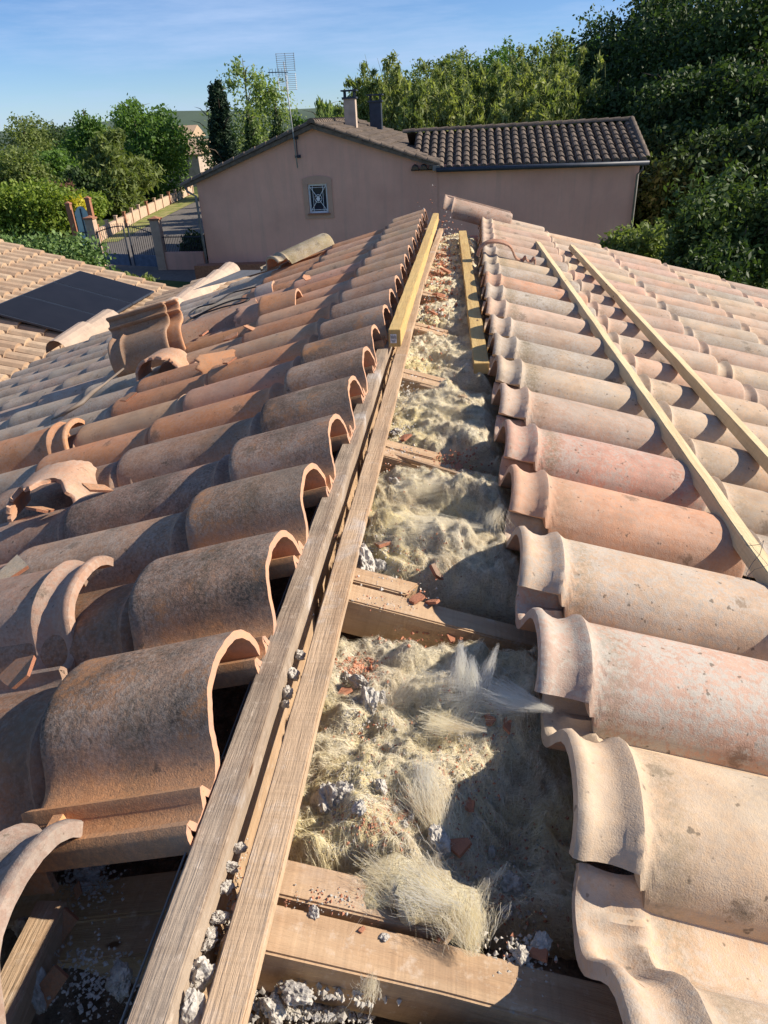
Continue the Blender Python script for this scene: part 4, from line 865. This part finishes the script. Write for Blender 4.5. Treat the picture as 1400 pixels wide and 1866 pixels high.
    gr_.add([HP(cxw - .08, 27.0, czw), HP(cxw, 27.0, czw - .10), HP(cxw + .08, 27.0, czw), HP(cxw, 27.0, czw + .10)], [(0, 1, 2, 3)])
    gr_.build('window_grille', WHITE, W_)
wallpoly()
tp = math.atan2(ap[1] - eL[1], ap[0] - eL[0]); tr = math.atan2(ap[1] - eR[1], eR[0] - ap[0])
field(HP(ap[0], 26.82, ap[1] + .10), (0, 1, 0), (-math.cos(tp), 0, -math.sin(tp)), 38, 11, .30, .44, FIELD_OLD, 'roof', H, seed=11)
field(HP(ap[0], 26.82, ap[1] + .10), (0, 1, 0), (math.cos(tr), 0, -math.sin(tr)), 38, 10, .30, .44, FIELD_OLD, 'roof', H, seed=12)
caps([HP(ap[0], 26.7, ap[1] + .14), HP(ap[0], 38, ap[1] + .14)], .14, .42, FIELD_OLD, 'ridge_tiles', H)
# verge tiles along the gable
caps([HP(ap[0] - .0, 26.86, ap[1] + .14), HP(eL[0] - .45, 26.86, eL[1] - .05)], .11, .42, FIELD_OLD, 'verge_tiles', H)
caps([HP(ap[0] + .0, 26.86, ap[1] + .14), HP(eR[0] + .05, 26.86, eR[1] + .06)], .11, .42, FIELD_OLD, 'verge_tiles', H)
b = MB()
for (a, c_) in ((ap, (eL[0] - .4, eL[1] - .12)), (ap, (eR[0], eR[1]))):
    b.add([HP(a[0], 26.80, a[1] + .12), HP(c_[0], 26.80, c_[1] + .08), HP(c_[0], 26.80, c_[1] - .03), HP(a[0], 26.80, a[1] - .02), HP(a[0], 27.0, a[1] - .02), HP(c_[0], 27.0, c_[1] - .03)], [(0, 1, 2, 3), (3, 2, 5, 4)])
b.build('verge_board', FIELD_OLD, H)
# wing roof, its ridge running left to right
tw_ = math.atan2(.98, 3.15)
field(HP(5.98, 30.15, -.60), (-1, 0, 0), (0, -math.cos(tw_), -math.sin(tw_)), 27, 8, .29, .435, FIELD_OLD, 'roof', H, seed=13, rad=.42)
obj('roof_back', [HP(5.98, 30.15, -.58), HP(-2.2, 30.15, -.58), HP(-2.2, 33.5, -1.7), HP(5.98, 33.5, -1.7)], [(0, 1, 2, 3)], FIELD_OLD, H)
caps([HP(6.0, 30.15, -.52), HP(-2.3, 30.15, -.56)], .12, .42, FIELD_OLD, 'ridge_tiles', H)
caps([HP(5.98, 30.15, -.50), HP(5.98, 26.9, -1.58)], .11, .42, FIELD_OLD, 'verge_tiles', H)
b = MB(); gp = [HP(-.98, 26.72, -1.66), HP(6.02, 26.72, -1.72)]
b.tube(gp, .075, 8); b.build('gutter', IRON, H, True)
b = MB(); b.box(HP(-.98, 26.85, -1.60), (.24, .30, .16)); b.build('gutter_corner', ZINC, H)
b = MB(); b.tube([HP(5.85, 26.74, -1.74), HP(5.84, 26.76, -1.92), HP(5.74, 26.93, -2.06), HP(5.73, 26.93, GZ)], .045, 8); b.build('downpipe', ZINC, H, True)
b = MB(); b.tube([HP(eL[0] - .35, 26.85, eL[1] - .1), HP(eL[0] - .33, 26.85, eL[1] - .25), HP(eL[0] - .06, 26.9, eL[1] - .42), HP(eL[0] - .05, 26.9, GZ)], .045, 8); b.build('downpipe', ZINC, H, True)
b = MB(); b.box(HP(-7.3, 26.7, GZ + .35), (5.3, .5, .7)); b.build('plinth', BRICK, H)
def chimney(x, y, w, z0, z1, parts_dark):
    b = MB(); b.box(HP(x, y, (z0 + z1) / 2), (w, w, z1 - z0)); c_ = b.build('chimney', CHIM if not parts_dark else IRON, H)
    b = MB(); b.box(HP(x, y, z1 + .03), (w * 1.25, w * 1.25, .06)); 
    for sx in (-1, 1):
        for sy in (-1, 1): b.box(HP(x + sx * w * .42, y + sy * w * .42, z1 + .15), (.05, .05, .19))
    b.box(HP(x, y, z1 + .27), (w * 1.35, w * 1.35, .05)); b.build('chimney_cap', IRON, c_)
p = hy(641, 236, 31); chimney(p.x, 31, .44, p.z - .3, hy(640, 180, 31).z, False)
p = hy(686, 222, 35); chimney(p.x, 35, .50, p.z - .6, hy(686, 186, 35).z, True)
# antenna
A = thing('antenna', 'television aerial with grid reflectors on a mast strapped to gable wall', 'antenna', hy(542, 300, 26.7))
o0 = A.location.copy(); top = hy(517, 112, 26.7) - o0
b = MB(); b.tube([Vector((0, 0, -.1)), top], [.024, .017], 6); b.build('mast', ALU, A, True)
b = MB(); 
b.box(top * .175 + Vector((0, .27, 0)), (.03, .015, .62))
for q in (.08, .27): b.box(top * q + Vector((0, .13, 0)), (.05, .30, .03)); b.box(top * q + Vector((0, .27, 0)), (.2, .02, .10))
b.build('wall_bracket', IRON, A)
g = MB(); hd = top * .90
for s_ in (-1, 1):
    M = Matrix.Rotation(R(12), 3, 'Z') @ Matrix.Rotation(s_ * R(24), 3, 'X')
    for q in range(9): g.tube([hd + Vector((.05, 0, 0)) + M @ Vector((-.30, 0, s_ * (.05 + q * .062))), hd + Vector((.05, 0, 0)) + M @ Vector((.30, 0, s_ * (.05 + q * .062)))], .006, 4)
    for q in (-.28, 0, .28): g.tube([hd + Vector((.05, 0, 0)) + M @ Vector((q, 0, s_ * .03)), hd + Vector((.05, 0, 0)) + M @ Vector((q, 0, s_ * .56))], .009, 4)
g.build('reflector', ALU, A)
g = MB(); g.tube([hd + Vector((.1, 0, 0)), hd + Vector((-.55, -.1, .02))], .014, 5)
for q in range(5): g.tube([hd + Vector((-.1 - q * .1, -.02 * q, -.09)), hd + Vector((-.1 - q * .1, -.02 * q, .12))], .007, 4)
g.build('boom', IRON, A)

# ------------------------------------------------------------------ gate, wall, fences
def pillar(u, v, y, h, w, lab, mat=CEMENT):
    p = hy(u, v, y); t = thing('gate_pillar', lab, 'pillar', (p.x, y, GZ), 0, 'masonry pillars along the drive'); b = MB(); b.box((0, 0, h / 2), (w, w, h)); b.build('shaft', mat, t)
    b = MB(); b.box((0, 0, h + .035), (w * 1.25, w * 1.25, .07)); b.add([(-w * .5, -w * .5, h + .07), (w * .5, -w * .5, h + .07), (w * .5, w * .5, h + .07), (-w * .5, w * .5, h + .07), (0, 0, h + .15)], [(0, 1, 4), (1, 2, 4), (2, 3, 4), (3, 0, 4)]); b.build('cap', BRICK, t); return p
pa = pillar(176, 450, 31.2, 1.95, .36, 'sunlit pillar at the left end of the dark drive gate')
pb = pillar(290, 440, 30.0, 1.95, .36, 'shaded pillar at the right end of the dark drive gate')
gt = thing('drive_gate', 'dark double drive gate with arched bar top and solid lower panel', 'gate', (pa.x, 31.2, GZ))
dx = Vector((pb.x - pa.x, 30.0 - 31.2, 0)); Lg = dx.length; ux = dx.normalized()
for k in range(2):
    b = MB(); n = 13
    for i in range(n + 1):
        t = .24 + (Lg / 2 - .26) * i / n + k * (Lg / 2 - .0); f = t / Lg; hh = 1.35 + .34 * math.sin(math.pi * f)
        b.tube([ux * t + Vector((0, 0, .55)), ux * t + Vector((0, 0, hh + .12))], .013, 4)
    pr = []; 
    for i in range(9): t = .24 + (Lg / 2 - .26) * i / 8 + k * (Lg / 2); pr.append(ux * t + Vector((0, 0, 1.35 + .34 * math.sin(math.pi * t / Lg))))
    b.tube(pr, .022, 5); a0 = .24 + k * Lg / 2; a1 = a0 + Lg / 2 - .26
    for t in (a0, a1): b.tube([ux * t + Vector((0, 0, .1)), ux * t + Vector((0, 0, 1.4 + .30 * math.sin(math.pi * t / Lg)))], .04, 4)
    b.build('bars', IRON, gt)
    b = MB(); mid = ux * ((a0 + a1) / 2); ang = math.atan2(ux.y, ux.x); b.box(mid + Vector((0, 0, .33)), (a1 - a0, .03, .46), Matrix.Rotation(ang, 3, 'Z')); b.build('lower_panel', simple('slate blue paint', (.10, .13, .20, 1), .5), gt)
# pedestrian gate, pale blue
pc = hy(139, 440, 36.0); pd = hy(175, 432, 36.0)
for (u, l, hh) in ((136, 'tall narrow pillar left of the pale blue gate', 2.15), (173, 'tall narrow pillar right of the pale blue gate', 2.35)): pillar(u, 420, 36.0, hh, .22, l, BRICK)
x0, x1 = hy(140, 420, 36.0).x + .12, hy(170, 420, 36.0).x - .06
pg = thing('garden_gate', 'pale blue solid gate with arched top between two brick pillars', 'gate', ((x0 + x1) / 2, 36.0, GZ)); wv = (x1 - x0)
b = MB(); n = 10; vs = [(-wv / 2, -.02, .1), (wv / 2, -.02, .1)] + [(wv / 2 - wv * i / n, -.02, 1.75 + .3 * math.sin(math.pi * i / n)) for i in range(n + 1)]
b.add(vs + [(x, .03, z) for x, y, z in vs], [tuple(range(len(vs))), tuple(range(2 * len(vs) - 1, len(vs) - 1, -1))] + [(i, len(vs) + i, len(vs) + (i + 1) % len(vs), (i + 1) % len(vs)) for i in range(len(vs))]); b.build('door', GATE_BLUE, pg)
b = MB(); b.box((0, -.045, 1.0), (.05, .05, 1.9)); b.box((0, -.04, .85), (wv, .04, .05)); b.build('frame', IRON, pg)
# drive side wall going away
wl = [hz(183, 441, GZ), hz(262, 396, GZ), hz(352, 352, GZ)]
fw = thing('boundary_wall', 'low sunlit boundary wall with small posts along grass verge', 'wall', tuple(wl[0]))
b = MB(); pm = MB()
for a, c_ in zip(wl[:-1], wl[1:]):
    d_ = c_ - a; L = d_.length; u_ = d_ / L; nrm = Vector((-u_.y, u_.x, 0)); q = [a, c_, c_ + nrm * .2, a + nrm * .2]; q = [x - wl[0] for x in q]
    b.add(q + [x + Vector((0, 0, .62)) for x in q], [(4, 5, 6, 7), (0, 1, 5, 4), (1, 2, 6, 5), (2, 3, 7, 6), (3, 0, 4, 7)])
b.build('wall', CEMENT, fw)
tot = (wl[1] - wl[0]).length
for i in range(14):
    f = i / 13; p = wl[0].lerp(wl[1], f / .42) if f < .42 else wl[1].lerp(wl[2], (f - .42) / .58); p = p - wl[0]
    q = MB(); q.box(p + Vector((0, 0, .42)), (.15, .15, .84)); q.box(p + Vector((0, 0, .865)), (.2, .2, .05)); q.build('post', CEMENT if i % 3 else BRICK, fw)
fn = thing('low_fence', 'low wall topped with dark railings right of the drive gate', 'fence', (pb.x, 30, GZ)); q1 = hy(372, 430, 29.5); e_ = Vector((q1.x - pb.x, -.3, 0)); b = MB(); b.box(e_ / 2 + Vector((0, 0, .35)), (e_.length - .4, .2, .7), Matrix.Rotation(math.atan2(e_.y, e_.x), 3, 'Z')); b.build('wall', RENDER, fn)
b = MB()
for i in range(26): t = .08 + .88 * i / 25; b.tube([e_ * t + Vector((0, 0, .7)), e_ * t + Vector((0, 0, 1.35))], .012, 4)
b.tube([e_ * .08 + Vector((0, 0, 1.28)), e_ * .96 + Vector((0, 0, 1.28))], .02, 4); b.build('railing', IRON, fn)
# grass verge between wall and drive
VERGE = Mat('verge grass', .95, .1); v = VERGE.coords(); VERGE.col(VERGE.mix(VERGE.ramp(VERGE.noise(v, 1.2, 6, .7), .4, .6), (.16, .20, .05, 1), (.34, .30, .13, 1))); VERGE = VERGE.m
g0 = [hz(183, 443, GZ), hz(262, 398, GZ), hz(352, 354, GZ), hz(380, 356, GZ), hz(300, 396, GZ), hz(215, 441, GZ)]
o = obj('grass_verge', [(q.x, q.y, GZ + .03) for q in g0], [(0, 1, 4, 5), (1, 2, 3, 4)], VERGE); o['kind'] = 'structure'

# ------------------------------------------------------------------ vegetation
def leaf_cloud(clumps, n, size, seed, elong=1.0, droop=0, shell=.55):
    """clumps: (centre, radii); leaves near the surface of each"""
    r = np.random.RandomState(seed); tot = sum((c[1][0] * c[1][1] * c[1][2]) ** (2 / 3) for c in clumps); Vs = []
    for c, rad in clumps:
        k = max(20, int(n * (rad[0] * rad[1] * rad[2]) ** (2 / 3) / tot))
        d = r.normal(size=(k, 3)); d /= np.linalg.norm(d, axis=1)[:, None]; rr = (shell + (1.08 - shell) * r.rand(k)) ** 1.0
        # knobbly surface
        kn = 1 + .22 * np.sin(d[:, 0] * 5 + c[0]) * np.sin(d[:, 1] * 6 + c[1]) + .16 * np.sin(d[:, 2] * 9 + c[2] * 3 + d[:, 0] * 7)
        p = np.array(c) + d * np.array(rad) * (rr * kn)[:, None]
        a = r.normal(size=(k, 3)); a[:, 2] -= droop; a /= np.linalg.norm(a, axis=1)[:, None]; b = np.cross(a, r.normal(size=(k, 3))); b /= np.linalg.norm(b, axis=1)[:, None]
        s = size * (.6 + .8 * r.rand(k))[:, None]
        Vs.append(np.stack([p - a * s * elong, p + b * s * .55, p + a * s * elong, p - b * s * .55], 1).reshape(-1, 3))
    V = np.concatenate(Vs); return V
def leaf_obj(name, V, mat, parent):
    me = bpy.data.meshes.new(name); k = len(V) // 4; me.vertices.add(len(V)); me.vertices.foreach_set('co', V.astype(np.float32).ravel())
    me.loops.add(len(V)); me.loops.foreach_set('vertex_index', np.arange(len(V), dtype=np.int32)); me.polygons.add(k); me.polygons.foreach_set('loop_start', np.arange(0, len(V), 4, dtype=np.int32)); me.update(calc_edges=True); me.materials.append(mat)
    return link(bpy.data.objects.new(name, me), parent)
def limbs(H, w, n, seed, lean=0):
    r = random.Random(seed); b = MB(); pts = [Vector((0, 0, -.1)), Vector((r.uniform(-.1, .1), 0, H * .3)), Vector((r.uniform(-.3, .3) + lean, r.uniform(-.2, .2), H * .65)), Vector((lean * 1.5, 0, H * .95))]
    b.tube(pts, [w, w * .8, w * .45, w * .1], 7)
    for i in range(n):
        t = r.uniform(.25, .85); z = H * t; a = r.uniform(0, 6.3); L = H * .33 * (1.1 - t * .6); s = Vector((lean * t, 0, z))
        m_ = s + Vector((math.cos(a) * L * .5, math.sin(a) * L * .5, L * .35)); e = s + Vector((math.cos(a) * L, math.sin(a) * L, L * .45)); b.tube([s, m_, e], [w * .35, w * .2, w * .05], 5)
    return b
def tree(u, vtop, y, rw, lab, mat, cat='tree', name='leafy_tree', n=9000, size=.13, nc=16, seed=0, cr=.28, base=.15, shape='round', zt=None, xs=None, shell=.5, elong=1, droop=0, grp=None):
    """crown top at pixel (u, vtop) if it stood y metres ahead; rw: half width in metres"""
    pt_ = hy(u, vtop, y); H = pt_.z - GZ; x = pt_.x; t = thing(name, lab, cat, (x, y, GZ), 0, grp); r = random.Random(seed); cl = []
    for i in range(nc):
        f = (i + .5) / nc; z = H * (base + (1 - base - cr * .35) * f)
        if shape == 'round': w = rw * math.sqrt(max(.05, 1 - (2 * f - .85) ** 2 * .85))
        elif shape == 'cone': w = rw * (1.02 - f)
        elif shape == 'column': w = rw * (.9 - .5 * f * f)
        else: w = rw * (.6 + .4 * math.sin(f * 3.1))
        a = r.uniform(0, 6.3); d_ = w * r.uniform(.25, .75); q = w * r.uniform(.38, .62) if shape != 'cone' else w * .8
        if shape == 'cone': d_ = 0
        cl.append(((math.cos(a) * d_, math.sin(a) * d_, z), (q, q, max(q * .8, H * cr * .3))))
    leaf_obj('crown', leaf_cloud(cl, n, size, seed, elong, droop, shell), mat, t)
    limbs(H, max(.08, H * .018), 9, seed).build('trunk', BARK, t, True)
    return t
gl_ = 'trees behind the garden on the left'
T = tree
T(30, 200, 74, 3.6, 'pale green tree at the far left edge, blurred by distance', LF['olive'], seed=1, grp=gl_)
T(5, 265, 50, 3.2, 'bright green bushy tree at the left picture edge above yellow hedge', LF['olive'], seed=2, size=.12, grp=gl_)
T(95, 215, 80, 3.5, 'dark blueish cedar top between the two left tree groups', LF['dark'], seed=3, grp=gl_)
T(150, 188, 66, 2.6, 'narrow fresh green tree left of the broad one', LF['mid'], seed=4, grp=gl_)
T(232, 168, 62, 4.2, 'broad fresh green tree, tallest of the left group', LF['mid'], seed=5, n=16000, nc=24, size=.14, grp=gl_)
T(195, 232, 52, 2.9, 'olive green willow-like bush tree in front of broad tree', LF['olive'], seed=6, n=16000, size=.11, elong=2.2, shape='column', nc=20, grp=gl_)
T(290, 285, 80, 2.6, 'green tree above the boundary wall', LF['mid'], seed=7, n=9000, grp=gl_)
T(250, 322, 64, 2.0, 'small shaded tree right behind the boundary wall', LF['dark'], seed=8, n=7000, grp=gl_)
T(90, 270, 56, 2.9, 'mid green tree behind the yellow-flowering shrub', LF['mid'], seed=9, n=11000, grp=gl_)
T(140, 300, 50, 2.2, 'dark green tree behind the garden gate', LF['dark'], seed=10, n=8000, grp=gl_)
T(335, 262, 88, 3.4, 'distant green tree between boundary wall and cypress', LF['mid'], seed=13, grp=gl_)
T(60, 300, 60, 4.5, 'wide green thicket tree above the low yellow hedge', LF['mid'], seed=14, n=12000, grp=gl_)
T(392, 140, 42, 1.0, 'tall dark narrow cypress left of the pink house', LF['cypress'], name='cypress', seed=15, n=42000, size=.06, shape='column', nc=44, cr=.16, base=.02, elong=1.6, shell=.6)
T(440, 92, 62, 3.3, 'airy poplar with pale young leaves behind cypress', LF['pale'], name='poplar', seed=16, n=7500, size=.13, nc=22, cr=.12, shell=.1)
T(372, 175, 62, 1.6, 'thin airy branchy tree top just left of cypress', LF['pale'], name='poplar', seed=17, n=1500, size=.12, nc=9, cr=.1, shell=.1)
T(450, 190, 46, 1.7, 'dark conical conifer right of the cypress', LF['dark'], name='conifer', seed=18, n=12000, size=.09, shape='cone', nc=14, cr=.2)
T(500, 178, 48, 1.9, 'dark conifer just left of the aerial mast', LF['dark'], name='conifer', seed=19, n=13000, size=.09, shape='cone', nc=14, cr=.2)
T(585, 172, 56, 2.5, 'pale weeping tree behind house gable', LF['pale'], name='weeping_tree', seed=20, n=9000, size=.12, elong=2.4, droop=2.5)
T(535, 200, 52, 1.6, 'green tree behind the aerial mast', LF['mid'], seed=21, n=6000)
T(625, 185, 70, 2.0, 'distant pale tree left of the chimney', LF['olive'], seed=22, n=5000)
# bamboo grove and woods to the right
def bamboo(u, vtop, y, rw, lab, seed, mat='bamboo'):
    p = hy(u, vtop, y); H = p.z - GZ; t = thing('bamboo_clump', lab, 'bamboo', (p.x, y, GZ), 0, 'bamboo and young trees behind the house'); r = random.Random(seed); b = MB(); cl = []
    for i in range(15):
        a = r.uniform(0, 6.3); q = rw * r.uniform(.1, 1.1); h = H * r.uniform(.62, 1.0); lx, ly = math.cos(a) * q, math.sin(a) * q; bx = r.uniform(-.9, .9)
        b.tube([(lx * .5, ly * .5, 0), (lx * .8, ly * .8, h * .6), (lx + bx * .5, ly, h * .88), (lx + bx, ly, h)], [.035, .03, .015, .006], 5)
        for k in range(8): f = .25 + .75 * (k + r.random()) / 8; w_ = .62 * (1.2 - f) + .12; cl.append(((lx * (.6 + .4 * f) + bx * f * f + r.uniform(-.35, .35), ly + r.uniform(-.3, .3), h * f), (w_, w_, .38)))
    leaf_obj('foliage', leaf_cloud(cl, 17000, .085, seed, 2.0, 1.2, .0), LF[mat], t); b.build('canes', simple('cane', (.18, .20, .07, 1)), t, True)
bl = [(668, 95, 44), (705, 85, 47), (735, 130, 43), (775, 110, 46), (812, 120, 42), (848, 100, 47), (885, 95, 44), (920, 80, 48), (955, 85, 43), (990, 70, 47), (1025, 75, 44), (1060, 95, 42), (760, 160, 40), (870, 150, 40), (950, 140, 40), (1020, 150, 40)]
ord2 = ORD
for i, (u, v, y) in enumerate(bl):
    bamboo(u, v, y, 1.35, ('sunlit bamboo clump, ' if i < 12 else 'shorter front bamboo clump, ') + f'{ord2[(i if i < 12 else i - 12) + 1]} from the chimneys going right', 50 + i, 'bamboo' if i % 3 else 'olive')
gw = 'tall trees on the right behind the house'
wd = [(700, 120, 64, 4, 'olive'), (780, 95, 66, 4, 'olive'), (850, 75, 66, 4, 'olive'), (930, 55, 64, 4, 'mid'), (1010, 45, 62, 4, 'olive'), (1080, 50, 58, 3.6, 'mid'), (1130, 20, 52, 3.6, 'dark'), (1190, -40, 50, 4.2, 'dark'), (1260, -90, 50, 4.8, 'dark'), (1340, -120, 46, 5, 'dark'), (1430, -60, 42, 5, 'dark'), (1130, 130, 42, 2.6, 'dark'), (1215, 110, 40, 3.0, 'dark'), (1300, 90, 38, 3.2, 'dark'), (1380, 110, 36, 3.0, 'dark'), (1235, 220, 36, 2.6, 'dark'), (1330, 230, 33, 2.8, 'dark'), (1420, 200, 32, 3.0, 'dark'), (1175, 230, 42, 2.4, 'dark'), (1400, 20, 44, 4.5, 'dark')]
for i, (u, v, y, w_, m_) in enumerate(wd):
    d1 = {'olive': 'pale olive', 'mid': 'fresh green', 'dark': 'dark shaded'}[m_]
    T(u, v, y, w_, f'{d1} tree in the right wood, {ORD[i + 1]} counted from bamboo end rightwards', LF[m_], seed=80 + i, n=26000 if w_ > 4 else 18000, size=.115, nc=20, cr=.2, grp=gw)
def bush(u, v, y, w_, h, lab, mat, seed, n=5000, size=.06, name='bush', z=None):
    p = hy(u, v, y); zb = p.z - h if z is None else z; t = thing(name, lab, 'bush', (p.x, y, zb), 0); r = random.Random(seed)
    cl = [((r.uniform(-.7, .7) * w_, r.uniform(-.6, .6) * w_, h * r.uniform(.35, .75)), (w_ * .42, w_ * .42, h * .32)) for _ in range(10)]
    leaf_obj('leaves', leaf_cloud(cl, n, size, seed, 1.3, 0, .3), mat, t); b = MB()
    for i in range(7): a = r.uniform(0, 6.3); b.tube([(0, 0, -.0 - .0), (math.cos(a) * w_ * .4, math.sin(a) * w_ * .4, h * .7)], [.03, .01], 5)
    b.tube([(0, 0, GZ - zb), (0, 0, .3)], [.07, .04], 6); b.build('stems', BARK, t, True)
bush(1180, 410, 21, 1.15, 1.5, 'sunlit bush beside the downpipe corner of pink house', LF['olive'], 120, 7000)
bush(1365, 315, 17, 1.5, 3.2, 'leafy green bush at right edge beyond the roof', LF['bush'], 121, 14000, .055)
bush(1285, 415, 19, .8, 1.1, 'small bush between the two sunlit right bushes', LF['dark'], 122, 3500)
bush(1330, 440, 16, 1.1, 1.3, 'low dark bush just beyond right roof edge', LF['dark'], 123, 6000)
# hedges on the left
def hedge(a, c_, w_, h, lab, mat, seed, n, size, name='hedge'):
    a, c_ = Vector(a), Vector(c_); t = thing(name, lab, 'hedge', (a.x, a.y, GZ)); L = (c_ - a).length; cl = []; r = random.Random(seed); k = int(L / .7) + 2
    for i in range(k):
        p = (c_ - a) * (i / (k - 1)); 
        for zz in (.3, .75): cl.append(((p.x + r.uniform(-.1, .1), p.y + r.uniform(-.1, .1), h * zz), (w_, w_, h * .32)))
    leaf_obj('leaves', leaf_cloud(cl, n, size, seed, 1, 0, .55), mat, t)
    b = MB()
    for i in range(k): p = (c_ - a) * (i / (k - 1)); b.tube([p + Vector((0, 0, -.02)), p + Vector((0, 0, h * .7))], .04, 5)
    b.build('stems', BARK, t)
hedge((-19.5, 23.5, 0), (-11.6, 21.6, 0), .95, 2.35, 'dense clipped glossy hedge just beyond low tiled roof', LF['privet'], 130, 30000, .07)
hedge((-33, 42, 0), (-23.5, 42, 0), 1.5, 2.7, 'bright yellow-green feathery hedge behind the clipped one', LF['yellow'], 131, 26000, .11)
bush(130, 362, 42.5, .9, 1.6, 'golden yellow flowering shrub left of garden gate', LF['gold'], 132, 3000, .11)
bush(150, 352, 45, 1.7, 1.9, 'low light green shrub behind the golden one', LF['yellow'], 133, 5000, .10)
bush(100, 335, 46, 1.1, 1.9, 'small dull reddish shrub between hedge and golden shrub', simple('red leaf', (.10, .05, .03, 1)), 134, 3000, .10)
bush(350, 425, 31, .8, 1.4, 'dark shrub on low fence beside the pink house corner', LF['dark'], 135, 3500, .08)
bush(232, 500, 24, .8, .7, 'small light shrub at foot of the drive gate', LF['olive'], 136, 2500, .06)

# distant houses and hills
def far_house(u, v, y, w_, h, lab):
    p = hy(u, v, y); t = thing('distant_house', lab, 'house', (p.x, y, GZ)); z = p.z - GZ; b = MB(); b.box((0, 0, (z - h) / 2), (w_, 6, z - h)); b.build('wall', CHIM, t)
    b = MB(); b.add([(-w_ / 2 - .4, -3.4, z - h), (w_ / 2 + .4, -3.4, z - h), (w_ / 2 + .4, 3.4, z - h), (-w_ / 2 - .4, 3.4, z - h), (-w_ / 2 - .4, 0, z), (w_ / 2 + .4, 0, z)], [(0, 1, 5, 4), (2, 3, 4, 5), (0, 4, 3), (1, 2, 5)]); b.build('roof', FIELD_PALE, t)
    for q in (-.28, .22): b = MB(); b.box((w_ * q, -3.02, (z - h) * .62), (1.0, .06, 1.2)); b.build('shutter', IRON, t)
far_house(322, 256, 78, 6, 1.2, 'distant low house with pinkish tile roof beyond boundary wall')
far_house(328, 229, 115, 4.5, 1.5, 'farther pale house above the distant low one')
HILL = simple('far wooded hill', (.075, .11, .075, 1), .95, .3, .02)
vs = []; fs = []; n = 80
for i in range(n + 1):
    x = -500 + 1200 * i / n; h = 10 + 7 * mnoise.fractal(Vector((x * .006, 1, 0)), 1, 2, 5) + (8 if x > 0 else 0)
    for (yy, zz) in ((330, GZ), (380, GZ + h), (520, GZ + h * .8)): vs.append((x, yy + 12 * mnoise.noise(Vector((x * .03, yy, 0))), zz))
for i in range(n):
    for j in range(2): a = i * 3 + j; fs.append((a, a + 3, a + 4, a + 1))
o = obj('hills', vs, fs, HILL, None, True); o['kind'] = 'structure'
